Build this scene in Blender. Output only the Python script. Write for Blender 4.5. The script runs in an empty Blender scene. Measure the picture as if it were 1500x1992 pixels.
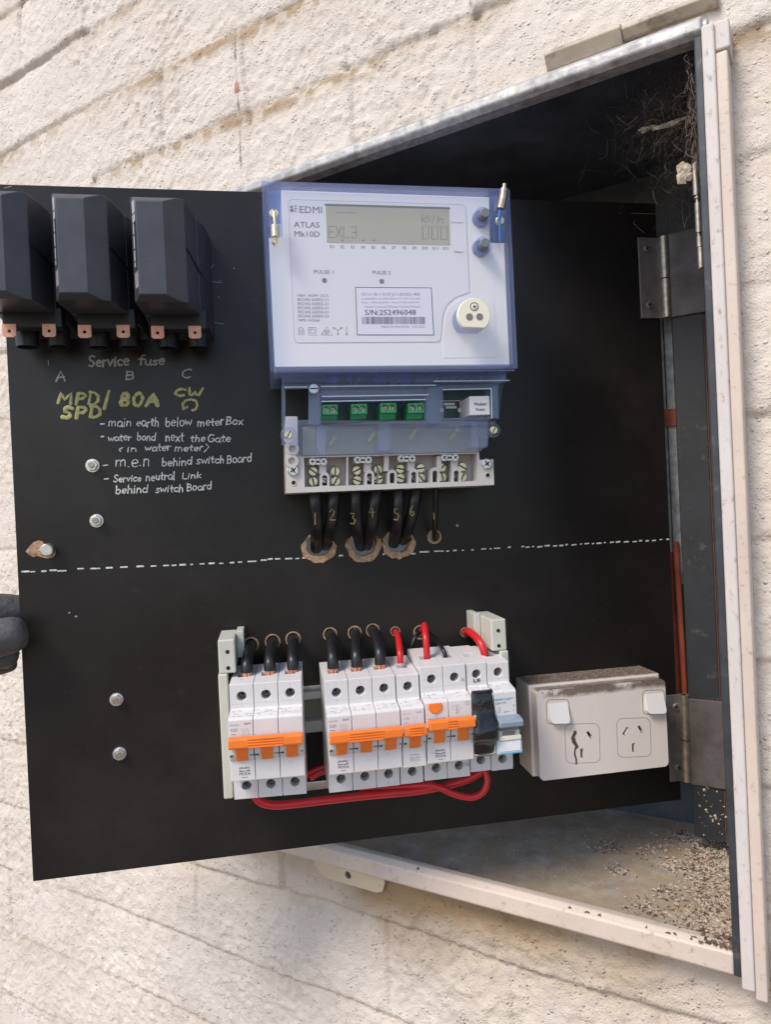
import bpy, bmesh, math, random
import numpy as np
from mathutils import Matrix, Vector

random.seed(7)
rng = np.random.default_rng(11)
S = bpy.context.scene
COL = S.collection
R = math.radians

# ---------------------------------------------------------------- camera, sky, sun, exposure
YAW, PITCH, ROLL = 0.5433, -0.0068, -0.0461
CAM = Vector((0.0517, -0.5379, 0.3246))
FPX = 1374.0
_cy, _sy, _cp, _sp = math.cos(YAW), math.sin(YAW), math.cos(PITCH), math.sin(PITCH)
_F = Vector((-_sy * _cp, _cy * _cp, _sp)); _rt = Vector((_cy, _sy, 0)); _up = _rt.cross(_F)
_R = _rt * math.cos(ROLL) + _up * math.sin(ROLL)
_U = _up * math.cos(ROLL) - _rt * math.sin(ROLL)
cam = bpy.data.cameras.new('camera'); cam_o = bpy.data.objects.new('camera', cam); COL.objects.link(cam_o)
cam_o.matrix_world = Matrix(((_R.x, _U.x, -_F.x, CAM.x), (_R.y, _U.y, -_F.y, CAM.y), (_R.z, _U.z, -_F.z, CAM.z), (0, 0, 0, 1)))
cam.sensor_fit = 'VERTICAL'; cam.sensor_height = 36.0; cam.sensor_width = 27.1
cam.lens = FPX / 1992 * 36.0
cam.clip_start = 0.01; cam.clip_end = 200
S.camera = cam_o

SUN_DIR = Vector((-0.16, -0.64, 0.75)).normalized()       # towards the sun
w = bpy.data.worlds.new('World'); S.world = w; w.use_nodes = True
nt = w.node_tree
bg = nt.nodes['Background']
sky = nt.nodes.new('ShaderNodeTexSky'); sky.sky_type = 'NISHITA'; sky.sun_disc = False
sky.sun_elevation = math.asin(SUN_DIR.z)
sky.sun_rotation = math.atan2(SUN_DIR.x, SUN_DIR.y)
sky.air_density = 1.0; sky.dust_density = 1.2; sky.ozone_density = 1.0
nt.links.new(sky.outputs[0], bg.inputs[0]); bg.inputs[1].default_value = 0.115
sl = bpy.data.lights.new('sun', 'SUN'); so = bpy.data.objects.new('sun', sl); COL.objects.link(so)
sl.energy = 1.5; sl.angle = R(18); sl.color = (1.0, 0.92, 0.83)
so.rotation_euler = SUN_DIR.to_track_quat('Z', 'Y').to_euler()
S.view_settings.view_transform = 'Standard'; S.view_settings.look = 'None'
S.view_settings.gamma = 1.0; S.view_settings.use_curve_mapping = False
S.view_settings.exposure = 0.90
S.render.engine = 'CYCLES'
S.cycles.transparent_max_bounces = 16
S.cycles.max_bounces = 8
S.cycles.use_denoising = True

# ---------------------------------------------------------------- frames of the two planes everything is fixed to
# local axes: x right, y up, z outwards (towards the viewer), metres
PEX = Vector((0.7566, 0.6539, 0)); PEZ = Vector((0.6539, -0.7566, 0)); PO = Vector((-0.4735, -0.2201, 0.0486))
PW, PH = 0.54806, 0.53709
PANEL = Matrix(((PEX.x, 0, PEZ.x, PO.x), (PEX.y, 0, PEZ.y, PO.y), (0, 1, 0, PO.z), (0, 0, 0, 1)))
WALL = Matrix(((1, 0, 0, 0), (0, 0, -1, 0), (0, 1, 0, 0), (0, 0, 0, 1)))

def at(u, v, n=0.0):
    """survey of the photograph: where a sight line meets the panel's plane, n metres in front of the board"""
    d = _F + _R * ((u - 750) / FPX) - _U * ((v - 996) / FPX)
    o = PO + PEZ * n
    X = CAM + d * ((o - CAM).dot(PEZ) / d.dot(PEZ)) - PO
    return (X.dot(PEX), X.z)
def a3(u, v, n): 
    x, y = at(u, v, n); return (x, y, n)
def crop(s, ox, oy): return lambda x, y: (x / s + ox, y / s + oy)
c1 = crop(1500 / 520, 0, 340); c2 = crop(1500 / 520, 500, 340); c3 = crop(3.0, 520, 700)
c4 = crop(4.6875, 400, 1180); c5 = crop(1500 / 340, 700, 1180); c6 = crop(1500 / 460, 980, 1240)
c7 = crop(1500 / 520, 0, 660); c8 = crop(1500 / 420, 560, 860)

# ---------------------------------------------------------------- materials
MATS = {}
def lin(c): return tuple(c) + ((1.0,) if len(c) == 3 else ())
def mat(name, col, rough=0.5, metal=0.0, var=0.0, vscale=40.0, bump=0.0, bscale=400.0, rvar=0.0, spec=0.5,
        dirt=None, dirt_amt=0.0, dirt_scale=60.0, top_dirt=None, coat=0.0, stretch=None, specks=None):
    m = bpy.data.materials.new(name); m.use_nodes = True
    N, L = m.node_tree.nodes, m.node_tree.links
    b = N['Principled BSDF']
    b.inputs['Base Color'].default_value = lin(col); b.inputs['Roughness'].default_value = rough
    b.inputs['Metallic'].default_value = metal; b.inputs['Specular IOR Level'].default_value = spec
    if coat: b.inputs['Coat Weight'].default_value = coat; b.inputs['Coat Roughness'].default_value = 0.15
    tc = N.new('ShaderNodeTexCoord')
    vec = tc.outputs['Object']
    if stretch:
        mp = N.new('ShaderNodeMapping'); mp.inputs['Scale'].default_value = stretch; L.new(vec, mp.inputs[0]); vec = mp.outputs[0]
    def noise(sc, det=5.0, rg=0.6):
        n = N.new('ShaderNodeTexNoise'); n.inputs['Scale'].default_value = sc; n.inputs['Detail'].default_value = det
        n.inputs['Roughness'].default_value = rg; L.new(vec, n.inputs['Vector']); return n.outputs['Fac']
    def rng_(src, a, bb, c, d):
        r = N.new('ShaderNodeMapRange'); r.inputs[1].default_value = a; r.inputs[2].default_value = bb
        r.inputs[3].default_value = c; r.inputs[4].default_value = d; L.new(src, r.inputs[0]); return r.outputs[0]
    def mix(f, ca, cb, mode='MIX'):
        x = N.new('ShaderNodeMix'); x.data_type = 'RGBA'; x.blend_type = mode
        for s, i in ((f, 0), (ca, 6), (cb, 7)):
            if isinstance(s, (int, float)): x.inputs[i].default_value = s
            elif isinstance(s, tuple): x.inputs[i].default_value = lin(s)
            else: L.new(s, x.inputs[i])
        return x.outputs[2]
    c = None
    if var:
        n = noise(vscale)
        c = mix(rng_(n, 0.3, 0.7, 0, 1), tuple(k * (1 - var) for k in col[:3]), tuple(min(1, k * (1 + var)) for k in col[:3]))
    if dirt:
        n2 = noise(dirt_scale, 8.0, 0.7)
        c = mix(rng_(n2, 0.62 - dirt_amt * 0.35, 0.80 - dirt_amt * 0.25, 0, 0.9), c if c is not None else tuple(col[:3]), dirt)
    if specks:
        n5 = noise(520.0, 2.0, 0.5); n6 = noise(14.0, 4.0, 0.6)
        f5 = N.new('ShaderNodeMath'); f5.operation = 'MULTIPLY'; L.new(rng_(n5, 0.69, 0.75, 0, 1), f5.inputs[0]); L.new(rng_(n6, 0.40, 0.62, 0.0, 0.8), f5.inputs[1])
        c = mix(f5.outputs[0], c if c is not None else tuple(col[:3]), specks)
        n7 = noise(5.0, 6.0, 0.65)
        c = mix(rng_(n7, 0.50, 0.72, 0.0, 0.5), c, tuple(k * 0.45 for k in specks))
    if top_dirt:
        g = N.new('ShaderNodeNewGeometry'); sx = N.new('ShaderNodeSeparateXYZ'); L.new(g.outputs['Normal'], sx.inputs[0])
        up = rng_(sx.outputs[2], 0.55, 0.85, 0, 1)
        n3 = noise(260.0, 8.0, 0.8); f = N.new('ShaderNodeMath'); f.operation = 'MULTIPLY'
        L.new(up, f.inputs[0]); L.new(rng_(n3, 0.3, 0.5, 0.35, 1.0), f.inputs[1])
        n4 = noise(500.0, 4.0, 0.7)
        dc = mix(rng_(n4, 0.35, 0.65, 0, 1), tuple(k * 0.45 for k in top_dirt), tuple(k * 1.5 for k in top_dirt))
        c = mix(f.outputs[0], c if c is not None else tuple(col[:3]), dc)
    if c is not None: L.new(c, b.inputs['Base Color'])
    if rvar: L.new(rng_(noise(vscale * 0.7), 0.3, 0.7, max(0.02, rough - rvar), min(1, rough + rvar)), b.inputs['Roughness'])
    if bump:
        bp = N.new('ShaderNodeBump'); bp.inputs['Strength'].default_value = 1.0; bp.inputs['Distance'].default_value = bump
        L.new(noise(bscale, 4.0), bp.inputs['Height']); L.new(bp.outputs[0], b.inputs['Normal'])
    MATS[name] = m
    return m

M_board = mat('black_board', (0.0135, 0.0105, 0.0096), 0.36, 0, 0.30, 9.0, 0.00006, 900, 0.12, spec=0.34, dirt=(0.035, 0.032, 0.029), dirt_amt=0.06, dirt_scale=85.0, specks=(0.085, 0.078, 0.07))
M_rawwood = mat('raw_board_edge', (0.40, 0.25, 0.15), 0.9, 0, 0.45, 300, 0.0006, 500)
M_lam = mat('board_edge_brown', (0.10, 0.055, 0.04), 0.8, 0, 0.3, 100)
M_cream = mat('cream_paint', (0.60, 0.50, 0.42), 0.42, 0, 0.07, 20, 0.0001, 500, 0.08, dirt=(0.27, 0.165, 0.095), dirt_amt=0.15, dirt_scale=190)
M_lilac = mat('chalky_paint', (0.60, 0.545, 0.505), 0.55, 0, 0.08, 30, 0.0001, 500, dirt=(0.20, 0.13, 0.09), dirt_amt=0.16, dirt_scale=260, stretch=(1, 0.5, 1))
M_hood = mat('weathered_cream_paint', (0.52, 0.44, 0.34), 0.6, 0, 0.25, 30, 0.0002, 300, dirt=(0.12, 0.07, 0.04), dirt_amt=0.35, dirt_scale=40)
M_lug = mat('yellowed_cream_paint', (0.60, 0.49, 0.34), 0.5, 0, 0.1, 30, dirt=(0.3, 0.2, 0.12), dirt_amt=0.05, dirt_scale=60)
M_galv = mat('galvanised_steel', (0.40, 0.39, 0.38), 0.55, 0.35, 0.40, 110, 0.0002, 600, 0.1, dirt=(0.62, 0.60, 0.55), dirt_amt=0.35, dirt_scale=90)
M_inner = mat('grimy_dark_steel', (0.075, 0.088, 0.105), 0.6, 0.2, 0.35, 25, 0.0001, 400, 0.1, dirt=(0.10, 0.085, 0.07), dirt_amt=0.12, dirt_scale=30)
M_floor = mat('dusty_galvanised_floor', (0.36, 0.325, 0.28), 0.85, 0.0, 0.40, 45, 0.0003, 700, 0.1, spec=0.25, dirt=(0.37, 0.28, 0.18), dirt_amt=0.75, dirt_scale=34)
M_edge = mat('dark_blue_grey_steel', (0.045, 0.050, 0.058), 0.5, 0.3, 0.3, 60, dirt=(0.18, 0.15, 0.13), dirt_amt=0.1)
M_bat = mat('dusty_black_batten', (0.019, 0.020, 0.024), 0.6, 0, 0.3, 30, 0.0001, 700, dirt=(0.13, 0.115, 0.10), dirt_amt=0.1, dirt_scale=70)
M_steel = mat('dull_steel', (0.25, 0.225, 0.215), 0.5, 0.6, 0.2, 120, 0.00005, 800, 0.1)
M_leaf = mat('grimy_hinge_steel', (0.115, 0.10, 0.095), 0.6, 0.3, 0.3, 60, 0.0001, 500, 0.1, dirt=(0.18, 0.15, 0.13), dirt_amt=0.15)
M_rust = mat('rust', (0.20, 0.095, 0.05), 0.95, 0, 0.5, 200, 0.0004, 500)
M_zinc = mat('bright_zinc', (0.66, 0.64, 0.62), 0.33, 0.9, 0.15, 300)
M_brass = mat('pale_brass', (0.75, 0.66, 0.46), 0.35, 0.85, 0.15, 400)
M_barrel = mat('hinge_barrel_metal', (0.45, 0.38, 0.30), 0.4, 0.8, 0.3, 200)
M_copper = mat('copper_tab', (0.66, 0.34, 0.24), 0.5, 0.35, 0.15, 300)
M_cuend = mat('bare_copper_strand', (0.75, 0.36, 0.22), 0.4, 0.6, 0.3, 900)
M_fuse = mat('charcoal_moulded_plastic', (0.044, 0.046, 0.055), 0.38, 0, 0.18, 60, 0.00008, 1500, 0.08, dirt=(0.10, 0.098, 0.095), dirt_amt=0.02, dirt_scale=150)
M_tube = mat('black_moulded_plastic', (0.012, 0.012, 0.014), 0.45)
M_dark = mat('dark_void_plastic', (0.008, 0.008, 0.009), 0.8)
M_mcb = mat('white_breaker_plastic', (0.66, 0.635, 0.625), 0.38, 0, 0.03, 60, 0.00003, 900, 0.05, dirt=(0.40, 0.36, 0.33), dirt_amt=0.05, dirt_scale=110)
M_mcbw = mat('pale_handle_surround', (0.60, 0.585, 0.55), 0.4)
M_smudge = mat('grey_dust_smudge', (0.36, 0.34, 0.32), 0.9)
M_orange = mat('orange_toggle_plastic', (0.86, 0.20, 0.025), 0.38, 0, 0.08, 80, dirt=(0.35, 0.07, 0.02), dirt_amt=-0.02, dirt_scale=120)
M_rail = mat('cream_rail_plastic', (0.55, 0.54, 0.47), 0.45, 0, 0.06, 40)
M_olive = mat('olive_rail_web', (0.34, 0.33, 0.24), 0.5, 0, 0.1, 40)
M_red = mat('red_cable_sheath', (0.56, 0.016, 0.022), 0.38, 0, 0.1, 60, coat=0.1)
M_cable = mat('black_cable_sheath', (0.012, 0.012, 0.014), 0.36, 0, 0.25, 120, 0.0001, 600, 0.08, dirt=(0.05, 0.045, 0.04), dirt_amt=0.0, dirt_scale=200)
M_tape = mat('black_vinyl_tape', (0.010, 0.010, 0.011), 0.22, 0, 0.1, 60, 0.0016, 75, 0.06, coat=0.25)
M_face = mat('meter_white_plastic', (0.86, 0.82, 0.79), 0.35)
M_label = mat('meter_pale_label', (0.80, 0.775, 0.77), 0.35)
M_paper = mat('white_sticker', (0.80, 0.79, 0.83), 0.5)
M_lcd = mat('olive_display_glass', (0.46, 0.425, 0.31), 0.25, 0, 0.04, 40)
M_seg = mat('display_segment', (0.20, 0.175, 0.12), 0.4)
M_ink = mat('grey_print', (0.20, 0.18, 0.19), 0.6)
M_ink2 = mat('dark_print', (0.05, 0.045, 0.06), 0.6)
M_pale = mat('pale_print', (0.42, 0.40, 0.43), 0.6)
M_btn = mat('grey_push_button', (0.17, 0.185, 0.19), 0.5)
M_port = mat('cream_port_plastic', (0.82, 0.78, 0.62), 0.4)
M_pcb = mat('dark_green_circuit_board', (0.012, 0.045, 0.042), 0.35, 0, 0.3, 90)
M_green = mat('green_terminal_plastic', (0.045, 0.36, 0.13), 0.42)
M_base = mat('grey_terminal_plastic', (0.56, 0.52, 0.49), 0.45, 0, 0.04, 60)
M_gpo = mat('ageing_white_plastic', (0.72, 0.645, 0.59), 0.36, 0, 0.03, 40, 0.00003, 700, dirt=(0.48, 0.40, 0.34), dirt_amt=-0.02, dirt_scale=50, top_dirt=(0.20, 0.155, 0.12))
M_line = mat('grey_brown_seam', (0.24, 0.19, 0.16), 0.8)
M_rock = mat('white_rocker_plastic', (0.70, 0.67, 0.65), 0.3)
M_grime = mat('brown_grime', (0.09, 0.065, 0.05), 0.9, 0, 0.4, 500, 0.0003, 900)
M_yel = mat('yellow_paint_marker', (0.40, 0.36, 0.13), 0.45, 0, 0.35, 250)
M_yel2 = mat('worn_yellow_marker', (0.26, 0.225, 0.09), 0.55, 0, 0.6, 500)
M_whm = mat('white_paint_marker', (0.58, 0.60, 0.565), 0.5, 0, 0.42, 420)
M_pen = mat('grey_pencil', (0.30, 0.29, 0.28), 0.4, 0, 0.3, 300)
M_glove = mat('dark_grey_glove', (0.075, 0.072, 0.075), 0.60, 0, 0.25, 80, 0.0014, 170)
M_crumb = mat('pale_insect_crumbs', (0.44, 0.355, 0.275), 0.9, 0, 0.5, 400)
M_crumb2 = mat('dark_insect_crumbs', (0.13, 0.085, 0.06), 0.9, 0, 0.5, 400)
M_web = mat('dusty_web', (0.16, 0.125, 0.10), 0.9)
M_orc = mat('faded_orange_sheath', (0.45, 0.10, 0.042), 0.5, 0, 0.3, 40)
M_blue = mat('sky_blue_plastic', (0.14, 0.42, 0.62), 0.35)
M_cyan = mat('clear_blue_label_holder', (0.56, 0.66, 0.70), 0.2)
M_gtog = mat('grey_toggle_plastic', (0.25, 0.30, 0.36), 0.4)
M_flag = mat('status_window_grey', (0.22, 0.19, 0.19), 0.3)
M_capb = mat('blue_component', (0.05, 0.16, 0.45), 0.4)

def clear_mat(name, tint, body, body_fac, rough=0.12, gloss=1.0):
    m = bpy.data.materials.new(name); m.use_nodes = True
    N, L = m.node_tree.nodes, m.node_tree.links; N.remove(N['Principled BSDF'])
    tr = N.new('ShaderNodeBsdfTransparent'); tr.inputs[0].default_value = lin(tint)
    df = N.new('ShaderNodeBsdfDiffuse'); df.inputs[0].default_value = lin(body)
    tl = N.new('ShaderNodeBsdfTranslucent'); tl.inputs[0].default_value = lin(body)
    ad = N.new('ShaderNodeMixShader'); ad.inputs[0].default_value = 0.45; L.new(df.outputs[0], ad.inputs[1]); L.new(tl.outputs[0], ad.inputs[2])
    mx = N.new('ShaderNodeMixShader'); mx.inputs[0].default_value = body_fac
    L.new(tr.outputs[0], mx.inputs[1]); L.new(ad.outputs[0], mx.inputs[2])
    gl = N.new('ShaderNodeBsdfGlossy'); gl.inputs['Roughness'].default_value = rough
    fr = N.new('ShaderNodeLayerWeight'); fr.inputs[0].default_value = 0.5
    pw = N.new('ShaderNodeMath'); pw.operation = 'POWER'; pw.inputs[1].default_value = 4.0; L.new(fr.outputs['Facing'], pw.inputs[0])
    mu = N.new('ShaderNodeMath'); mu.operation = 'MULTIPLY_ADD'; mu.inputs[1].default_value = 0.6 * gloss; mu.inputs[2].default_value = 0.035; L.new(pw.outputs[0], mu.inputs[0])
    m2 = N.new('ShaderNodeMixShader'); L.new(mu.outputs[0], m2.inputs[0]); L.new(mx.outputs[0], m2.inputs[1]); L.new(gl.outputs[0], m2.inputs[2])
    L.new(m2.outputs[0], N['Material Output'].inputs[0]); return m
M_bluerim = clear_mat('blue_tinted_polycarbonate', (0.88, 0.915, 1.0), (0.46, 0.54, 0.92), 0.15)
M_clear = clear_mat('clear_polycarbonate', (0.99, 0.99, 1.0), (0.8, 0.8, 0.9), 0.02, 0.03)
M_haze = clear_mat('smoky_lilac_polycarbonate', (0.925, 0.935, 1.0), (0.62, 0.66, 0.92), 0.055, 0.06, 1.6)

# ---------------------------------------------------------------- mesh builder
class MB:
    def __init__(s, k=1.0): s.v = []; s.f = []; s.k = k
    def add(s, vs, fs):
        k = len(s.v); s.v += [tuple(p) for p in vs]; s.f += [tuple(i + k for i in f) for f in fs]; return s
    def box(s, x0, x1, y0, y1, z0, z1):
        return s.add([(x0, y0, z0), (x1, y0, z0), (x1, y1, z0), (x0, y1, z0), (x0, y0, z1), (x1, y0, z1), (x1, y1, z1), (x0, y1, z1)],
                     [(3, 2, 1, 0), (4, 5, 6, 7), (0, 1, 5, 4), (1, 2, 6, 5), (2, 3, 7, 6), (3, 0, 4, 7)])
    def prism(s, poly, z0, z1, top=None):
        top = top or poly; n = len(poly)
        ar = sum(poly[i][0] * poly[(i + 1) % n][1] - poly[(i + 1) % n][0] * poly[i][1] for i in range(n))
        if ar < 0: poly = poly[::-1]; top = top[::-1]
        return s.add([(x, y, z0) for x, y in poly] + [(x, y, z1) for x, y in top],
                     [tuple(range(n))[::-1], tuple(range(n, 2 * n))] + [(i, (i + 1) % n, n + (i + 1) % n, n + i) for i in range(n)])
    def prismx(s, prof, x0, x1):                      # profile of (y, z) points swept along x
        n = len(prof)
        ar = sum(prof[i][0] * prof[(i + 1) % n][1] - prof[(i + 1) % n][0] * prof[i][1] for i in range(n))
        if ar < 0: prof = prof[::-1]
        return s.add([(x0, y, z) for y, z in prof] + [(x1, y, z) for y, z in prof],
                     [tuple(range(n))[::-1], tuple(range(n, 2 * n))] + [(i, (i + 1) % n, n + (i + 1) % n, n + i) for i in range(n)])
    def loft(s, rings):
        n = len(rings[0]); k = len(s.v); s.v += [tuple(p) for r in rings for p in r]
        s.f.append(tuple(k + i for i in range(n))[::-1]); s.f.append(tuple(k + (len(rings) - 1) * n + i for i in range(n)))
        for j in range(len(rings) - 1):
            for i in range(n):
                a, b = k + j * n + i, k + j * n + (i + 1) % n
                s.f.append((a, b, b + n, a + n))
        return s
    def cyl(s, cx, cy, z0, z1, r, seg=24, r2=None, ph=0.0):
        r2 = r if r2 is None else r2
        ring = lambda rr, z: [(cx + rr * math.cos(ph + 2 * math.pi * i / seg), cy + rr * math.sin(ph + 2 * math.pi * i / seg), z) for i in range(seg)]
        return s.loft([ring(r, z0), ring(r2, z1)])
    def cyly(s, cx, cz, y0, y1, r, seg=20, r2=None):
        r2 = r if r2 is None else r2
        ring = lambda rr, y: [(cx + rr * math.cos(2 * math.pi * i / seg), y, cz - rr * math.sin(2 * math.pi * i / seg)) for i in range(seg)]
        return s.loft([ring(r, y0), ring(r2, y1)])
    def cylx(s, cy, cz, x0, x1, r, seg=20):
        ring = lambda x: [(x, cy + r * math.cos(2 * math.pi * i / seg), cz + r * math.sin(2 * math.pi * i / seg)) for i in range(seg)]
        return s.loft([ring(x0), ring(x1)])
    def washer(s, cx, cy, z0, z1, r0, r1, seg=28):
        k = len(s.v)
        for i in range(seg):
            c, d = math.cos(2 * math.pi * i / seg), math.sin(2 * math.pi * i / seg)
            s.v += [(cx + r0 * c, cy + r0 * d, z0), (cx + r1 * c, cy + r1 * d, z0), (cx + r1 * c, cy + r1 * d, z1), (cx + r0 * c, cy + r0 * d, z1)]
        for i in range(seg):
            a, b = k + 4 * i, k + 4 * ((i + 1) % seg)
            for j in range(4):
                s.f.append((a + j, b + j, b + (j + 1) % 4, a + (j + 1) % 4)[::-1])
        return s
    def tube(s, pts, r, seg=12, smooth=6, flat=None):
        P = [Vector(p) for p in pts]
        if smooth and len(P) > 2:
            Q = []
            for i in range(len(P) - 1):
                p0 = P[max(i - 1, 0)]; p1 = P[i]; p2 = P[i + 1]; p3 = P[min(i + 2, len(P) - 1)]
                for j in range(smooth):
                    t = j / smooth
                    Q.append(0.5 * ((2 * p1) + (p2 - p0) * t + (2 * p0 - 5 * p1 + 4 * p2 - p3) * t * t + (3 * p1 - p0 - 3 * p2 + p3) * t ** 3))
            Q.append(P[-1]); P = Q
        T = [(P[min(i + 1, len(P) - 1)] - P[max(i - 1, 0)]).normalized() for i in range(len(P))]
        N = T[0].orthogonal().normalized(); rings = []
        for i, p in enumerate(P):
            N = (N - T[i] * N.dot(T[i])).normalized(); B = T[i].cross(N)
            rr = r[i] if isinstance(r, (list, tuple)) else r
            rings.append([p + N * (rr * math.cos(2 * math.pi * k / seg)) + B * (rr * math.sin(2 * math.pi * k / seg)) for k in range(seg)])
        if flat is not None:
            rings = [[Vector((q.x, q.y, P[i].z + (q.z - P[i].z) * flat)) for q in rg] for i, rg in enumerate(rings)]
        return s.loft(rings)
    def stroke(s, pts, width, z, flat=0.14):
        """a marker line on a surface: a low rounded bead with round ends"""
        r = width / 2 * s.k
        pts = [Vector((p[0], p[1], z)) for p in pts]
        if len(pts) == 1: pts = [pts[0], pts[0] + Vector((r * 0.3, 0, 0))]
        d0 = (pts[0] - pts[1]).normalized(); d1 = (pts[-1] - pts[-2]).normalized()
        P = [pts[0] + d0 * r, pts[0] + d0 * r * 0.7] + pts + [pts[-1] + d1 * r * 0.7, pts[-1] + d1 * r]
        return s.tube(P, [r * 0.15, r * 0.75] + [r * (random.uniform(0.68, 1.18) if width > 0.00065 and s.k > 1 else 1.0) for _ in pts] + [r * 0.75, r * 0.15], 8, 0, flat)
    def plate(s, outer, holes, z0, z1):
        cu = bpy.data.curves.new('tmp', 'CURVE'); cu.dimensions = '2D'; cu.fill_mode = 'BOTH'; cu.extrude = abs(z1 - z0) / 2
        for lp in [outer] + holes:
            sp = cu.splines.new('POLY'); sp.points.add(len(lp) - 1); sp.use_cyclic_u = True
            for p, q in zip(sp.points, lp): p.co = (q[0], q[1], 0, 1)
        return s._take(cu, lambda c: (c.x, c.y, c.z + (z0 + z1) / 2))
    def _take(s, cu, fn):
        ob = bpy.data.objects.new('tmp', cu); me = bpy.data.meshes.new_from_object(ob)
        s.add([fn(v.co) for v in me.vertices], [tuple(p.vertices) for p in me.polygons])
        bpy.data.objects.remove(ob); bpy.data.curves.remove(cu); bpy.data.meshes.remove(me); return s
    def text(s, txt, pl, pr, h, z, bold=0.0, th=0.00006):
        """lettering whose baseline runs from pl to pr (local x, y), cap height h"""
        cu = bpy.data.curves.new('tmp', 'FONT'); cu.body = txt; cu.size = 1.0; cu.offset = 0.0; cu.resolution_u = 2; cu.extrude = 0.0
        ob = bpy.data.objects.new('tmp', cu); me = bpy.data.meshes.new_from_object(ob)
        xs = [v.co.x for v in me.vertices]
        if xs:
            a, b = min(xs), max(xs); L_ = Vector((pr[0] - pl[0], pr[1] - pl[1])); k = L_.length / (b - a); d = L_.normalized(); e = Vector((-d.y, d.x)); ky = h / 0.70
            s.add([(pl[0] + d.x * (v.co.x - a) * k + e.x * v.co.y * ky, pl[1] + d.y * (v.co.x - a) * k + e.y * v.co.y * ky, z) for v in me.vertices],
                  [tuple(p.vertices) for p in me.polygons])
            if bold:
                n_ = len(me.vertices); q = s.v[-n_:]; sh = bold * k * 3.0
                s.add([(p[0] + d.x * sh, p[1] + d.y * sh, p[2] + 0.000012) for p in q], [tuple(p.vertices) for p in me.polygons])
        bpy.data.objects.remove(ob); bpy.data.curves.remove(cu); bpy.data.meshes.remove(me); return s
    def build(s, name, m, parent=None, frame=None, bevel=0.0, smooth=False, seg=2, weld=False):
        me = bpy.data.meshes.new(name)
        org = Vector(parent['_org']) if parent is not None and '_org' in parent else Vector((0, 0, 0))
        me.from_pydata([(p[0] - org.x, p[1] - org.y, p[2] - org.z) for p in s.v], [], s.f)
        if weld:
            bm = bmesh.new(); bm.from_mesh(me); bmesh.ops.remove_doubles(bm, verts=bm.verts, dist=1e-6); bm.to_mesh(me); bm.free()
        me.materials.append(m)
        o = bpy.data.objects.new(name, me); COL.objects.link(o)
        if parent is not None:
            o.parent = parent
            if '_org' in parent: o['_org'] = parent['_org']
        elif frame is not None: o.matrix_world = frame
        if bevel:
            md = o.modifiers.new('edge', 'BEVEL'); md.width = bevel; md.segments = seg; md.limit_method = 'ANGLE'; md.angle_limit = R(35)
            md.harden_normals = False
        if smooth:
            for p in me.polygons: p.use_smooth = True
            try: me.set_sharp_from_angle(angle=R(40))
            except Exception: pass
        return o

def tag(o, label, cat, group=None, kind=None):
    if label: o['label'] = label
    if cat: o['category'] = cat
    if group: o['group'] = group
    if kind: o['kind'] = kind
    return o
def thing(name, label, cat, frame, org, group=None, yaw=0.0):
    o = bpy.data.objects.new(name, None); COL.objects.link(o); o.empty_display_size = 0.01
    o.matrix_world = frame @ Matrix.Translation(org) @ Matrix.Rotation(yaw, 4, 'Y')
    o['_org'] = list(org)
    return tag(o, label, cat, group)
def cut(o, mb):
    c = mb.build('cutter', M_dark, None)
    c.parent = None
    c.matrix_world = Matrix.Identity(4)
    me0 = o.data
    t = bpy.data.objects.new('tmp', me0); COL.objects.link(t)
    org = Vector(o['_org']) if '_org' in o else Vector((0, 0, 0))
    for v in c.data.vertices: v.co -= org
    md = t.modifiers.new('b', 'BOOLEAN'); md.object = c; md.operation = 'DIFFERENCE'; md.solver = 'EXACT'
    dg = bpy.context.evaluated_depsgraph_get(); dg.update()
    me = bpy.data.meshes.new_from_object(t.evaluated_get(dg))
    if len(me.polygons) > 3:
        o.data = me
    bpy.data.objects.remove(t); bpy.data.objects.remove(c)
def rrect(x0, x1, y0, y1, r, k=6):
    out = []
    for cx, cy, a in ((x1 - r, y0 + r, -90), (x1 - r, y1 - r, 0), (x0 + r, y1 - r, 90), (x0 + r, y0 + r, 180)):
        for i in range(k + 1):
            t = R(a + 90 * i / k); out.append((cx + r * math.cos(t), cy + r * math.sin(t)))
    return out
def circ(cx, cy, r, k=24, jit=0.0): 
    return [(cx + r * (1 + jit * random.uniform(-1, 1)) * math.cos(2 * math.pi * i / k), cy + r * (1 + jit * random.uniform(-1, 1)) * math.sin(2 * math.pi * i / k)) for i in range(k)]
def lerp(a, b, t): return a + (b - a) * t
def slot_screw(parent, cx, cy, z, r, m=None, ang=None, name='screw', cross=False, h=0.0012):
    a = random.uniform(0, math.pi) if ang is None else ang
    hd = MB().cyl(cx, cy, z, z + h * 0.6, r, 20).cyl(cx, cy, z + h * 0.6, z + h, r, 20, r * 0.82).build(name, m or M_brass, parent, smooth=True)
    sl_ = MB()
    for t in ([a, a + math.pi / 2] if cross else [a]):
        ln, wd = r * (0.55 if cross else 0.84), r * 0.13
        c, s_ = math.cos(t), math.sin(t)
        sl_.prism([(cx + c * i * ln - s_ * j * wd, cy + s_ * i * ln + c * j * wd) for i, j in ((-1, -1), (1, -1), (1, 1), (-1, 1))], z + h * 0.5, z + h + 0.00006 + 0.00002 * (t > a))
    sl_.build('slot', M_dark, hd)
    return hd

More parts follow.
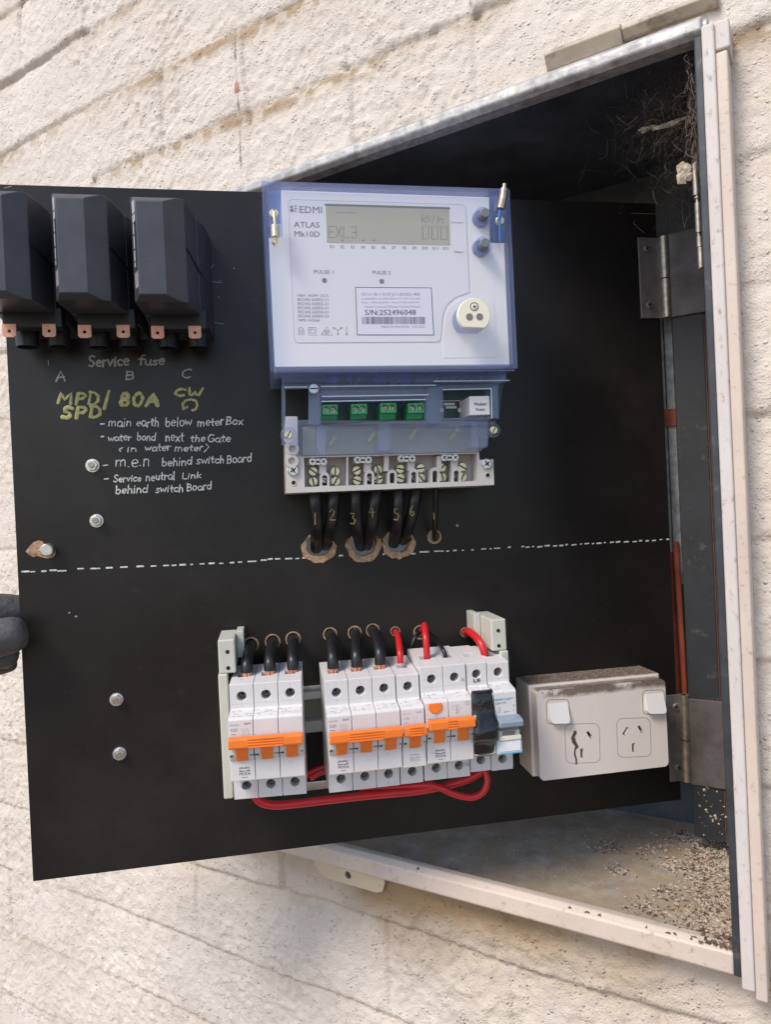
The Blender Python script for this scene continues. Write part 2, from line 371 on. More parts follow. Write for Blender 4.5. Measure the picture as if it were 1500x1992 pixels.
# ================================================================ THE WALL: painted brick, roughly bagged
def fbm2(X, Y, f, octv=4, gain=0.5, seed=0):
    out = np.zeros_like(X); amp = 1.0; tot = 0
    for o in range(octv):
        rg = np.random.default_rng(seed * 31 + o); G = rg.random((256, 256))
        x = X * f; y = Y * f; xi = np.floor(x).astype(int); yi = np.floor(y).astype(int); tx = x - xi; ty = y - yi
        tx = tx * tx * (3 - 2 * tx); ty = ty * ty * (3 - 2 * ty)
        g = lambda i, j: G[(xi + i) % 256, (yi + j) % 256]
        out += amp * ((g(0, 0) * (1 - tx) + g(1, 0) * tx) * (1 - ty) + (g(0, 1) * (1 - tx) + g(1, 1) * tx) * ty)
        tot += amp; amp *= gain; f *= 2.03
    return out / tot
xs = np.concatenate([np.linspace(-2.6, -1.16, 60), np.arange(-1.15, 0.14, 0.0022), np.linspace(0.145, 1.2, 60)])
ys = np.concatenate([np.linspace(-1.1, -0.34, 50), np.arange(-0.33, 0.99, 0.0022), np.linspace(1.0, 1.9, 50)])
X, Y = np.meshgrid(xs, ys, indexing='ij')
wob = (fbm2(X, Y, 6, 3, seed=1) - 0.5) * 0.012
Yw = Y + wob
ph = (Yw - 0.806) / 0.086
k_ = np.round(ph); dy = np.abs(ph - k_) * 0.086
course = np.floor(ph).astype(int)
off = np.where(course % 2 == 0, -0.410, -0.533)          # courses alternate by half a brick
Xw = X + (fbm2(X, Y, 7, 3, seed=2) - 0.5) * 0.012
px_ = (Xw - off) / 0.24; dx = np.abs(px_ - np.round(px_)) * 0.24
fillh = fbm2(X, Y, 3.5, 3, seed=3); fillv = fbm2(X, Y, 5, 3, seed=4)
sd = (k_ - ph) * 0.086                                    # distance below the joint line
wide = 0.0045 + 0.0075 * fbm2(X, Y, 4, 2, seed=21)
gh = np.where(sd > 0, np.exp(-sd / wide), np.exp(-(sd / 0.0030) ** 2)) * np.clip((fillh - 0.22) * 2.6, 0.30, 1.0)
ledge = np.where(sd > 0, np.exp(-(sd / (wide * 1.7)) ** 2), np.exp(-(sd / 0.0014) ** 2))
gv = np.exp(-(dx / 0.0034) ** 2) * np.clip((fillv - 0.30) * 3.0, 0.0, 1.0)
n1 = fbm2(X, Y, 10, 4, seed=5) - 0.5
th = 0.5 + 1.6 * (fbm2(X, Y, 3.0, 2, seed=6) - 0.5)         # sweep of the trowel
U1 = X * np.cos(th) + Y * np.sin(th); V1 = -X * np.sin(th) + Y * np.cos(th)
sw = fbm2(U1 * 0.18, V1, 150, 3, 0.6, seed=7) - 0.5
gr2 = fbm2(X, Y, 120, 3, 0.7, seed=31) ; gr = fbm2(X, Y, 190, 3, 0.65, seed=8); pl = fbm2(X, Y, 9, 3, seed=9)
grain = np.clip(gr - 0.52, 0, 1) * np.clip((pl - 0.30) * 3.2, 0.1, 1.0)
courseh = (np.sin(course * 12.9898) * 43758.5453) % 1.0
brickid = np.floor(px_ + 0.5) * 7.13 + course * 3.71
bh = ((np.sin(brickid) * 43758.5453) % 1.0 - 0.5) * 0.0042
H = -0.0050 * gh * np.where(Y < 0.05, 0.65, 1.0) - 0.0040 * gv + 0.0065 * n1 + 0.0022 * sw * np.clip((fbm2(X, Y, 4, 2, seed=12) - 0.3) * 2.4, 0.15, 1) + 0.0026 * (gr2 - 0.5) + 0.0072 * grain + bh * (1 - np.maximum(gh, gv))
H -= 0.0005
nx, ny = X.shape
V = np.stack([X, Y, H], -1).reshape(-1, 3)
I = np.arange(nx * ny).reshape(nx, ny)
Fq = np.stack([I[:-1, :-1], I[1:, :-1], I[1:, 1:], I[:-1, 1:]], -1).reshape(-1, 4)
cx_ = (X[:-1, :-1] + X[1:, 1:]).reshape(-1) / 2; cy_ = (Y[:-1, :-1] + Y[1:, 1:]).reshape(-1) / 2
keep = ~((cx_ > -0.634) & (cx_ < -0.0005) & (cy_ > 0.003) & (cy_ < 0.6365))
Fq = Fq[keep]
me = bpy.data.meshes.new('brick_wall')
me.vertices.add(len(V)); me.vertices.foreach_set('co', V.ravel())
me.loops.add(len(Fq) * 4); me.loops.foreach_set('vertex_index', Fq.ravel().astype(np.int32))
me.polygons.add(len(Fq)); me.polygons.foreach_set('loop_start', np.arange(0, len(Fq) * 4, 4, dtype=np.int32)); me.polygons.foreach_set('loop_total', np.full(len(Fq), 4, dtype=np.int32))
me.polygons.foreach_set('use_smooth', np.ones(len(Fq), dtype=bool))
me.update(); me.validate()
# weathering: dirt lodged in some joints, a stain under the box, a crack; warm light painted below it
st = np.clip(ledge * (fbm2(X, Y + 0.003, 4.5, 3, seed=14) - 0.30) * 2.6 * (0.55 + 0.9 * (fbm2(X, Y, 90, 3, seed=22) > 0.48)), 0, 1) * np.where(Y > 0.60, 0.85, 0.22)
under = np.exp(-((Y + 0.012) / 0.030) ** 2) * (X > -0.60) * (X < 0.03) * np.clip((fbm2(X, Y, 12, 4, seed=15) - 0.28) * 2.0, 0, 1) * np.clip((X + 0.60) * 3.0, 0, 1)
tan_stain_light = np.exp(-(np.clip(-Y, 0, 9) / 0.085) ** 2) * (Y < 0.004) * np.clip((X + 0.62) * 3.2, 0, 1) * (X < 0.05) * np.clip((fbm2(X, Y, 7, 4, seed=25) - 0.22) * 1.8, 0, 1)  # tan stain spread downwards to paint in the warmer light on the lower wall
st = np.clip(st + 0.85 * under + 1.0 * tan_stain_light, 0, 1)
crack = np.exp(-((X + 0.422 + 0.006 * (fbm2(X, Y, 30, 3, seed=16) - 0.5)) / 0.0011) ** 2) * (Y > 0.62) * (Y < 0.80) * np.clip((fbm2(X, Y, 60, 3, seed=17) - 0.35) * 3, 0, 1)
chip = (np.exp(-(((X + 0.4223) / 0.0035) ** 2 + ((Y - 0.7475) / 0.006) ** 2) ** 2) > 0.35).astype(float)
att = me.color_attributes.new('weather_and_light', 'FLOAT_COLOR', 'POINT')
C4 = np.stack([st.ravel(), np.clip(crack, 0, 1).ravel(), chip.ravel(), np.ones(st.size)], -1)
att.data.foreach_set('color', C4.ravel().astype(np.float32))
mw = bpy.data.materials.new('painted_render'); mw.use_nodes = True
N, L = mw.node_tree.nodes, mw.node_tree.links; b = N['Principled BSDF']; b.inputs['Roughness'].default_value = 0.75; b.inputs['Specular IOR Level'].default_value = 0.3
tc = N.new('ShaderNodeTexCoord')
def nz(sc, det, rg=0.6):
    n = N.new('ShaderNodeTexNoise'); n.inputs['Scale'].default_value = sc; n.inputs['Detail'].default_value = det; n.inputs['Roughness'].default_value = rg; L.new(tc.outputs['Object'], n.inputs['Vector']); return n.outputs['Fac']
def mr(s, a, b_, c, d):
    r = N.new('ShaderNodeMapRange'); L.new(s, r.inputs[0])
    for i, q in enumerate((a, b_, c, d)): r.inputs[i + 1].default_value = q
    return r.outputs[0]
def mixc(f, ca, cb):
    x = N.new('ShaderNodeMix'); x.data_type = 'RGBA'
    for s, i in ((f, 0), (ca, 6), (cb, 7)):
        if isinstance(s, tuple): x.inputs[i].default_value = lin(s)
        else: L.new(s, x.inputs[i])
    return x.outputs[2]
at_n = N.new('ShaderNodeAttribute'); at_n.attribute_name = 'weather_and_light'; sp = N.new('ShaderNodeSeparateColor'); L.new(at_n.outputs['Color'], sp.inputs[0])
c = mixc(mr(nz(7, 5), 0.35, 0.65, 0, 1), (0.635, 0.56, 0.485), (0.715, 0.645, 0.57))
c = mixc(mr(nz(320, 4), 0.66, 0.80, 0, 0.35), c, (0.44, 0.35, 0.26))
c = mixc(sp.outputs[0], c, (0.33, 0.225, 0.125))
c = mixc(sp.outputs[1], c, (0.22, 0.17, 0.13))
c = mixc(sp.outputs[2], c, (0.42, 0.22, 0.16))
L.new(c, b.inputs['Base Color'])
bp = N.new('ShaderNodeBump'); bp.inputs['Distance'].default_value = 0.0014; bp.inputs['Strength'].default_value = 0.9
vo = N.new('ShaderNodeTexVoronoi'); vo.inputs['Scale'].default_value = 300; L.new(tc.outputs['Object'], vo.inputs['Vector'])
vo.inputs['Randomness'].default_value = 1.0
vo2 = N.new('ShaderNodeTexVoronoi'); vo2.inputs['Scale'].default_value = 640; L.new(tc.outputs['Object'], vo2.inputs['Vector'])
def mth(op, p, q):
    m_ = N.new('ShaderNodeMath'); m_.operation = op
    for i, z in enumerate((p, q)):
        if isinstance(z, float): m_.inputs[i].default_value = z
        else: L.new(z, m_.inputs[i])
    return m_.outputs[0]
spat = mth('MULTIPLY', mr(vo.outputs['Distance'], 0.14, 0.46, 1.0, 0.0), mr(nz(75, 3), 0.44, 0.60, 0.0, 1.0))
spat2 = mth('MULTIPLY', mr(vo2.outputs['Distance'], 0.14, 0.50, 0.30, 0.0), mr(nz(60, 3), 0.36, 0.60, 0.15, 1.0))
sepc = N.new('ShaderNodeSeparateColor'); L.new(vo.outputs['Color'], sepc.inputs[0])
spat = mth('MULTIPLY', spat, mr(sepc.outputs[0], 0.35, 0.75, 0.0, 1.0))
ma = N.new('ShaderNodeMath'); ma.operation = 'MULTIPLY_ADD'; L.new(nz(260, 5, 0.6), ma.inputs[0]); ma.inputs[1].default_value = 0.85; L.new(mth('ADD', spat, spat2), ma.inputs[2])
L.new(ma.outputs[0], bp.inputs['Height']); L.new(bp.outputs[0], b.inputs['Normal'])
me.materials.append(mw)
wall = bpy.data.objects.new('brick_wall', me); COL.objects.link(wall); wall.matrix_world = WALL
tag(wall, 'cream painted rough rendered brick wall around the open meter box', 'wall', None, 'structure')

gr_ = MB().add([(-6, 0.02, -1.25), (6, 0.02, -1.25), (6, -7, -1.25), (-6, -7, -1.25)], [(3, 2, 1, 0)])
M_path = mat('pale_concrete', (0.20, 0.145, 0.12), 0.85, 0, 0.2, 3, 0.002, 60)
gr_.build('path', M_path, None, Matrix.Identity(4))['kind'] = 'structure'

# ================================================================ METER BOX (frame WALL: x right, y up, z out of the wall)
BW, BH = 0.632, 0.6395
box = thing('meter_box', 'open galvanised steel meter box set into the cream brick wall', 'meter box', WALL, (-BW / 2, 0, 0))
MB().box(-BW, 0, 0, BH, -0.2015, -0.20).build('back_sheet', M_inner, box)
MB().box(-BW, 0, BH - 0.0015, BH, -0.1998, 0.018).build('top_sheet', M_inner, box)
MB().box(-BW, -BW + 0.0015, 0.0018, BH - 0.0018, -0.1998, 0.018).build('side_sheet', M_inner, box)
MB().box(-0.0015, 0, 0.0018, BH - 0.0018, -0.1998, 0.018).build('side_sheet', M_inner, box)
MB().box(-BW, 0, 0, 0.0015, -0.1998, 0.018).build('floor_sheet', M_floor, box)
lip = MB(); lip.prismx([(0.627, 0.006), (0.6415, 0.004), (0.6415, 0.018), (0.637, 0.0225), (0.630, 0.0225), (0.627, 0.018)], -BW - 0.004, 0.001)
lip.build('top_lip', M_galv, box, bevel=0.0018, seg=3)
lp = MB(); lp.prismx([(-0.0005, 0.004), (0.0180, 0.010), (0.0185, 0.017), (0.0150, 0.0225), (0.0020, 0.0230), (-0.0012, 0.019)], -BW - 0.004, -0.004)
lp.build('bottom_lip', M_cream, box, bevel=0.0012, seg=3)
MB().box(-BW - 0.004, -BW + 0.012, 0.019, 0.6265, 0.004, 0.022).build('left_lip', M_cream, box, bevel=0.0015)
# door edge channel on the right: two folds of cream steel, leaning slightly
def lean(y): return 0.0
ch = MB()
for (xa, xb, z0, z1, nm, m) in ((0.0006, 0.0085, -0.002, 0.0240, 'folded_edge', M_lilac),):
    ch.loft([[(xa + lean(y), y, z0), (xb + lean(y), y, z0), (xb + lean(y), y, z1), (xa + lean(y), y, z1)] for y in (-0.006, 0.15, 0.3, 0.45, 0.631)])
    ch.f[0:2] = [ch.f[0][::-1], ch.f[1][::-1]]
rl = MB().loft([[(-0.0044 + 0.9 * lean(y), y, 0.010), (0.0010 + lean(y), y, 0.010), (0.0010 + lean(y), y, 0.0215), (-0.0044 + 0.9 * lean(y), y, 0.0215)] for y in (0.0, 0.15, 0.3, 0.45, 0.6265)]).build('right_lip', M_edge, box, bevel=0.001)
bm = bmesh.new(); bm.from_mesh(rl.data); bmesh.ops.recalc_face_normals(bm, faces=bm.faces); bm.to_mesh(rl.data); bm.free()
jamb = ch.build('door_jamb', M_lilac, box, bevel=0.0014, seg=3)
bm = bmesh.new(); bm.from_mesh(jamb.data); bmesh.ops.recalc_face_normals(bm, faces=bm.faces); bm.to_mesh(jamb.data); bm.free()
ch = MB(); ch.loft([[(0.00855 + lean(y), y, -0.004), (0.0157 + lean(y), y, -0.004), (0.0157 + lean(y), y, 0.0228), (0.00855 + lean(y), y, 0.0228)] for y in (-0.0115, 0.15, 0.3, 0.45, 0.611)])
fl = ch.build('jamb_flange', M_cream, box, bevel=0.0012, seg=3)
bm = bmesh.new(); bm.from_mesh(fl.data); bmesh.ops.recalc_face_normals(bm, faces=bm.faces); bm.to_mesh(fl.data); bm.free()
MB().box(0.0078, 0.0172, 0.6135, 0.632, -0.002, 0.021).build('jamb_tab', M_lilac, box, bevel=0.001)
MB().cylx(0.634, 0.013, -0.004, 0.0045, 0.0062, 20).build('rolled_corner', M_galv, box, bevel=0.001, smooth=True)
# rain strip above the top lip: two overlapping lengths
h1 = MB(); h1.prismx([(0.6500, 0.0), (0.6485, 0.0055), (0.6580, 0.0120), (0.6612, 0.0112), (0.6640, 0.002), (0.6640, 0.0)], -0.1085, -0.0525)
h1.build('rain_strip', M_hood, box, bevel=0.0010, seg=3)
h2 = MB(); h2.prismx([(0.6530, 0.0), (0.6520, 0.0050), (0.6570, 0.0100), (0.6602, 0.0095), (0.6625, 0.002), (0.6625, 0.0)], -0.0524, 0.0105)
h2.build('rain_strip', M_hood, box, bevel=0.0010, seg=3)
# fixing lug under the bottom lip
lug = MB().plate([(-0.366, -0.0008), (-0.365, -0.0120), (-0.359, -0.0180), (-0.350, -0.0215), (-0.296, -0.0215), (-0.290, -0.0190), (-0.2875, -0.012), (-0.2875, -0.0008)],
                 [circ(-0.3267, -0.0128, 0.0035, 20)], 0.0055, 0.0082).build('fixing_lug', M_lug, box, bevel=0.0006)
# fixed batten beside the hinges and its layered edge
MB().box(-0.0492, -0.0238, 0.016, 0.622, -0.149, -0.140).build('batten', M_bat, box, bevel=0.0005)
ba = MB()
for i in range(3): ba.box(-0.0237 + i * 0.0013, -0.0228 + i * 0.0013, 0.016, 0.60, -0.149, -0.1405 - i * 0.0006)
ba.build('batten_edge', M_lam, box)
MB().box(-0.0745, -0.0620, 0.22, 0.50, -0.176, -0.170).build('rear_light_strip', M_galv, box, bevel=0.0006)  # grey strips added for light falling on the back sheet, not real channels
MB().box(-0.0606, -0.0535, 0.24, 0.52, -0.172, -0.168).build('rear_light_strip', M_galv, box, bevel=0.0006)
# barrel of the outer door hinge
bh_ = MB()
for i, (ya, yb) in enumerate(((0.5502, 0.5285), (0.5270, 0.5262), (0.5232, 0.5030), (0.5000, 0.4930), (0.4925, 0.4785))):
    bh_.cyly(-0.0085 + 0.0003 * i, 0.006, min(ya, yb), max(ya, yb), 0.0021, 14)
bh_.cyly(-0.0080, 0.006, 0.478, 0.551, 0.0013, 10)
bh_.build('door_hinge_barrel', M_barrel, box, smooth=True)

def blob(mb, cx, cz, rx, rz, y, k=26):
    r_ = [random.uniform(0.55, 1.0) for _ in range(k)]
    r_ = [(r_[i - 1] + 2 * r_[i] + r_[(i + 1) % k]) / 4 for i in range(k)]
    mb.add([(cx + rx * r_[i] * math.cos(-2 * math.pi * i / k), y, cz + rz * r_[i] * math.sin(-2 * math.pi * i / k)) for i in range(k)], [tuple(range(k))])
for i, (cx_r, cz_r, rx_r, rz_r) in enumerate(((-0.066, -0.006, 0.020, 0.010), (-0.048, -0.001, 0.016, 0.006), (-0.088, 0.0005, 0.012, 0.005), (-0.034, 0.003, 0.010, 0.003), (-0.110, -0.004, 0.005, 0.003))):
    mb_ = MB(); blob(mb_, cx_r, cz_r, rx_r, rz_r, 0.00165 + 0.00004 * i); mb_.build('rust_patch', M_rust, box)
for i in range(9):
    mb_ = MB(); xr = -0.004 - abs(random.gauss(0, 0.09)); wr = random.uniform(0.0008, 0.003)
    mb_.prism([(xr + wr * math.cos(q) * random.uniform(.6, 1), 0.0165 + 0.0016 * math.sin(q) * random.uniform(.4, 1)) for q in [6.28 * j / 9 for j in range(9)]], 0.0150, 0.02025)
    mb_.build('rust_patch', M_rust, box)

# cables seen in the slot between the panel and the batten
def cable(name, label, pts, r, m, frame=PANEL, group=None, cat='cable', smooth=6, seg=14):
    o = MB().tube(pts, r, seg, smooth).build(name, m, None, frame, smooth=True)
    return tag(o, label, cat, group)
cable('orange_cable', 'orange cable running down behind the panel hinge edge, nearer the batten', [(-0.0575, 0.28, -0.163), (-0.0565, 0.22, -0.162), (-0.0555, 0.16, -0.161), (-0.0552, 0.118, -0.160)], 0.0026, M_orc, WALL, 'orange cables behind the panel')
cable('orange_cable', 'orange cable running down behind the panel hinge edge, farther from the batten', [(-0.0640, 0.27, -0.166), (-0.0630, 0.22, -0.165), (-0.0615, 0.16, -0.163), (-0.0610, 0.118, -0.162)], 0.0026, M_orc, WALL, 'orange cables behind the panel')
tag(MB().box(-0.0690, -0.0530, 0.388, 0.404, -0.1675, -0.1655).build('orange_band', M_orc, None, WALL, bevel=0.0005), 'short orange band wrapped round the grey light strips behind the panel', 'band')

# ================================================================ PANEL BOARD
panel = thing('mounting_panel', 'black hinged meter panel board swung out of the box with handwriting', 'panel', PANEL, (PW, 0, 0))
holes = []
big = [((620, 1058), 0.0118), ((707, 1056), 0.0122), ((775, 1050), 0.0118)]
hb = [(at(*p), r) for p, r in big]
hs = at(845, 1044)
small = [at(u, v) for u, v in ((488, 1254), (530, 1248), (570, 1243), (642, 1234), (690, 1231), (725, 1226), (769, 1228), (818, 1230), (905, 1230))]
srad = [0.0063, 0.0063, 0.0063, 0.0060, 0.0060, 0.0058, 0.0042, 0.0062, 0.0042]
ragged = [[(c[0] + r * 0.92 * (1 + 0.05 * math.sin(5 * t + c[0] * 90) + 0.04 * random.uniform(-1, 1)) * math.cos(t), c[1] + r * 0.92 * (1 + 0.06 * random.uniform(-1, 1)) * math.sin(t)) for t in [2 * math.pi * i / 32 for i in range(32)]] for c, r in hb]
bd = MB().plate([(0, 0), (PW, 0), (PW, PH), (0, PH)], [g for g in ragged] + [circ(hs[0], hs[1], 0.0050, 24)] + [circ(x, y, r * 0.86, 24) for (x, y), r in zip(small, srad)], -0.009, 0.0)
bd.build('board', M_board, panel)
for ih, ((c_, r_), g) in enumerate(zip(hb, ragged)):
    out = [(c_[0] + (r_ * (1.24 + 0.07 * math.sin(3 * t + c_[0] * 70)) + random.uniform(-0.0008, 0.0008)) * math.cos(t), c_[1] - 0.0022 + (r_ * 1.17 + random.uniform(-0.0008, 0.0008)) * math.sin(t) * (1.0 if math.sin(t) < 0 else 0.70)) for t in [2 * math.pi * i / 32 for i in range(32)]]
    m_ = MB(); n = 32
    m_.add([(x, y, 0.0003 + 0.0001 * ih) for x, y in out] + [(lerp(c_[0], x, 1.0), lerp(c_[1], y, 1.0), 0.00015) for x, y in g] + [(lerp(c_[0], x, .99), lerp(c_[1], y, .99), -0.0095) for x, y in g],
           [(i, (i + 1) % n, n + (i + 1) % n, n + i) for i in range(n)] + [(n + i, n + (i + 1) % n, 2 * n + (i + 1) % n, 2 * n + i) for i in range(n)])
    m_.build('bored_hole_rim', M_rawwood, panel, smooth=True)
MB().washer(hs[0], hs[1], -0.008, 0.0003, 0.0047, 0.0062).build('bored_hole_rim', M_rawwood, panel)
for (x, y), r in zip(small, srad):
    MB().washer(x, y, -0.008, 0.0003, r * 0.82, r * 1.0).build('bored_hole_rim', M_rawwood, panel)
# chipped patch round the lone bolt
cp = [c7(x, y) for x, y in ((142, 1190), (165, 1160), (185, 1140), (212, 1128), (240, 1136), (245, 1150), (285, 1165), (308, 1172), (310, 1205), (295, 1225), (265, 1230), (230, 1222), (205, 1215), (185, 1222), (160, 1208))]
cpp = [at(*p) for p in cp]
MB().prism(cpp, -0.0005, 0.0003).build('chipped_patch', M_rawwood, panel)
# marks: small pale chips on the board
for u, v, s_ in ((890, 1022, 0.0020), (134, 1192, 0.0011), (147, 1199, 0.0013), (690, 1222, 0.0010), (428, 545, 0.0006), (425, 578, 0.0007), (455, 522, 0.0007)):
    x, y = at(u, v); MB().prism([(x + s_ * random.uniform(.5, 1) * math.cos(t), y + s_ * random.uniform(.4, .9) * math.sin(t)) for t in [2 * math.pi * i / 7 for i in range(7)]], -0.0003, 0.0002).build('paint_chip', M_pen, panel)
for p, q in ((c1(1190, 600), c1(1245, 604)), (c1(1175, 690), c1(1190, 640)), (c1(1195, 828), c1(1255, 838)), (c1(268, 1040), c1(270, 1070)), (c1(20, 75), c1(62, 64)), (c1(1125, 345), c1(1135, 370)), (c1(1160, 560), c1(1200, 500))):
    MB().stroke([at(*p), at(*q)], 0.0004, 0.00003).build('scratch', M_pen, panel)

# hinges
for (uL0, uL1, vt, vb, lab) in ((1240, 1276, 463, 620, 'upper'), (1296, 1340, 1352, 1520, 'lower')):
    p0 = at(uL0, vt); p1 = at(uL1, vt); p2 = at(uL0 + 8, vb)
    yt, yb = p0[1], p2[1]
    h = MB().box(p0[0], PW + 0.001, yb, yt, 0.0002, 0.0018).build('hinge', M_steel, panel, bevel=0.0004)
    kn = MB(); kx = PW + 0.0048; ym = yb + (yt - yb) * 0.48
    kn.cyly(kx, 0.0035, yb, ym - 0.0006, 0.0044, 16); kn.cyly(kx, 0.0035, ym + 0.0006, yt, 0.0044, 16); kn.cyly(kx, 0.0035, yb, yt, 0.0022, 10)
    kn.build('hinge_knuckle', M_barrel, h, smooth=True)
    for f in (0.16, 0.86): slot_screw(h, p0[0] + 0.0082, yb + (yt - yb) * f, 0.0018, 0.0034, M_steel, name='hinge_screw', cross=True, h=0.0016)
for (ya, yb) in ((0.482, 0.556), (0.064, 0.141)):
    MB().box(-0.0500, -0.0215, ya, yb, -0.1398, -0.1378).build('hinge_leaf', M_leaf, box, bevel=0.0004)

# ---------------------------------------------------------------- handwriting: single stroke letters (x 0..1, baseline 0, x-height .6, cap 1)
def arc(cx, cy, rx, ry, a0, a1, n=10): return [(cx + rx * math.cos(R(a0 + (a1 - a0) * i / n)), cy + ry * math.sin(R(a0 + (a1 - a0) * i / n))) for i in range(n + 1)]
G = {
 'a': (.62, [arc(.32, .3, .28, .3, 60, 360) + [(.62, .55), (.62, .05), (.68, 0)]]), 'b': (.6, [[(.08, 1), (.08, .05)] + arc(.32, .28, .26, .28, 200, 520)[2:]]),
 'c': (.55, [arc(.35, .3, .3, .3, 50, 310)]), 'd': (.62, [arc(.32, .28, .27, .28, 40, 320), [(.62, 1), (.6, .0)]]),
 'e': (.58, [[(.08, .32), (.58, .36)] + arc(.33, .32, .27, .3, 10, 310)]), 'f': (.5, [[(.6, .95), (.45, 1.0), (.3, .85), (.26, 0)], [(.05, .58), (.55, .6)]]),
 'g': (.6, [arc(.32, .3, .27, .28, 40, 320), [(.6, .6), (.6, -.2), (.35, -.38), (.1, -.25)]]), 'h': (.6, [[(.1, 1), (.08, 0)], [(.1, .4), (.3, .6), (.5, .5), (.55, 0)]]),
 'i': (.25, [[(.12, .58), (.12, 0)], [(.14, .85)]]), 'k': (.58, [[(.1, 1), (.08, 0)], [(.55, .62), (.12, .3), (.58, 0)]]), 'l': (.25, [[(.12, 1), (.12, .05), (.2, 0)]]),
 'm': (.95, [[(.06, .6), (.06, 0)], [(.06, .4), (.25, .6), (.42, .5), (.45, 0)], [(.45, .4), (.65, .6), (.82, .5), (.88, 0)]]),
 'n': (.6, [[(.08, .6), (.08, 0)], [(.08, .4), (.3, .6), (.5, .5), (.55, 0)]]), 'o': (.62, [arc(.33, .3, .28, .3, 80, 440, 14)]),
 'r': (.45, [[(.08, .6), (.08, 0)], [(.08, .35), (.25, .58), (.45, .55)]]), 's': (.52, [[(.5, .55), (.25, .6), (.1, .45), (.3, .3), (.5, .17), (.3, 0), (.05, .06)]]),
 't': (.45, [[(.22, .95), (.22, .1), (.4, .02)], [(.02, .6), (.48, .62)]]), 'u': (.6, [[(.08, .6), (.1, .12), (.3, 0), (.52, .15), (.56, .6), (.58, 0)]]),
 'v': (.55, [[(.05, .6), (.28, 0), (.55, .6)]]), 'w': (.85, [[(.04, .6), (.2, .02), (.42, .5), (.62, .02), (.85, .6)]]), 'x': (.55, [[(.05, .6), (.55, 0)], [(.55, .6), (.05, 0)]]),
 'A': (.85, [[(.02, 0), (.42, 1), (.8, 0)], [(.15, .36), (.72, .38)]]), 'B': (.7, [[(.1, 1), (.1, 0)], [(.1, 1), (.5, .95), (.6, .75), (.45, .55), (.12, .52)], [(.12, .52), (.6, .45), (.68, .2), (.5, .02), (.1, 0)]]),
 'C': (.7, [arc(.45, .5, .4, .48, 50, 300)]), 'D': (.75, [[(.1, 1), (.1, 0), (.45, .03), (.7, .3), (.68, .7), (.4, .97), (.02, 1)]]), 'G': (.78, [arc(.45, .5, .4, .5, 50, 330) + [(.8, .45), (.5, .45)]]),
 'L': (.55, [[(.1, 1), (.1, .02), (.55, .0)]]), 'M': (1.0, [[(.04, 0), (.12, 1), (.48, .3), (.86, 1), (.96, 0)]]), 'P': (.68, [[(.1, 0), (.1, 1), (.5, .97), (.65, .75), (.5, .5), (.12, .45)]]),
 'S': (.65, [[(.6, .9), (.35, 1), (.1, .85), (.15, .6), (.5, .42), (.6, .2), (.4, .0), (.05, .1)]]), 'W': (1.0, [[(.0, 1), (.12, .1), (.3, .0), (.48, .6), (.62, .05), (.8, 0), (1.0, 1)]]),
 '0': (.68, [arc(.35, .5, .3, .48, 90, 450, 16)]), '8': (.62, [arc(.33, .75, .22, .24, -90, 270, 12) + arc(.33, .26, .28, .26, 90, -270, 12)]),
 '/': (.4, [[(.0, -.1), (.3, 1.0)]]), '-': (.5, [[(.05, .32), (.45, .34)]]), '.': (.2, [[(.1, .02)]]), '(': (.3, [[(.28, .9), (.05, .5), (.2, .1)]]), ')': (.3, [[(.05, .95), (.3, .5), (.05, -.1)]]),
 '1': (.3, [[(.15, 1), (.12, 0)]]), '2': (.6, [[(.08, .75), (.3, 1), (.55, .8), (.4, .45), (.05, .02), (.6, 0)]]), '3': (.55, [[(.08, .95), (.45, .95), (.25, .58), (.52, .35), (.35, 0), (.02, .08)]]),
 '4': (.6, [[(.4, 0), (.42, 1), (.05, .4), (.6, .42)]]), '5': (.55, [[(.5, 1), (.12, .98), (.1, .6), (.4, .62), (.52, .3), (.3, 0), (.02, .08)]]), '6': (.55, [[(.42, 1), (.15, .55), (.08, .2), (.3, 0), (.5, .2), (.35, .42), (.1, .3)]]),
}
def write(mb, txt, pl, pr, cap, width, z=0.0, gap=0.14, n=0.0):
    """pl, pr: photo pixels of the baseline's two ends; cap: cap height in pixels"""
    tw = sum(G[c][0] + gap if c != ' ' else 0.5 for c in txt) - gap
    A = Vector(at(*pl, n)); B_ = Vector(at(*pr, n)); d = (B_ - A); ux = d / tw; e = Vector((-d.y, d.x)).normalized()
    hh = (Vector(at(pl[0], pl[1] - cap, n)) - A).length
    x = 0.0
    for c in txt:
        if c == ' ': x += 0.5; continue
        w_, st_ = G[c]
        j = random.uniform(-0.07, 0.07)
        for s_ in st_:
            sc0 = random.uniform(0.9, 1.12); pts = [A + ux * (x + p[0] + 0.14 * (p[1] - 0.3) + random.uniform(-.025, .025)) + e * (hh * (p[1] * sc0 + j + random.uniform(-.03, .03))) for p in s_]
            if len(pts) > 2:
                q = [pts[0]]
                for a_, b_ in zip(pts, pts[1:]): q += [(a_ + b_) / 2, b_]
                pts = q
            mb.stroke([(p.x, p.y) for p in pts], width * random.uniform(0.85, 1.15), z + n)
        x += w_ + gap
MM = 0.001
pen = MB(1.35)
write(pen, 'Service', c7(497, 155), c7(722, 146), 20, 1.05 * MM); write(pen, 'fuse', c7(775, 143), c7(922, 141), 18, 1.05 * MM)
write(pen, 'A', c7(312, 234), c7(368, 230), 18, 0.95 * MM); write(pen, 'B', c7(702, 224), c7(752, 222), 17, 0.95 * MM); write(pen, 'C', c7(1020, 222), c7(1072, 218), 16, 1.0 * MM)
pen.build('pencil_writing', M_pen, panel, smooth=True)
ye = MB(1.40)
write(ye, 'MPD', c7(322, 358), c7(552, 364), 23, 1.9 * MM, gap=0.22); write(ye, '/', c7(588, 380), c7(612, 380), 28, 1.9 * MM)
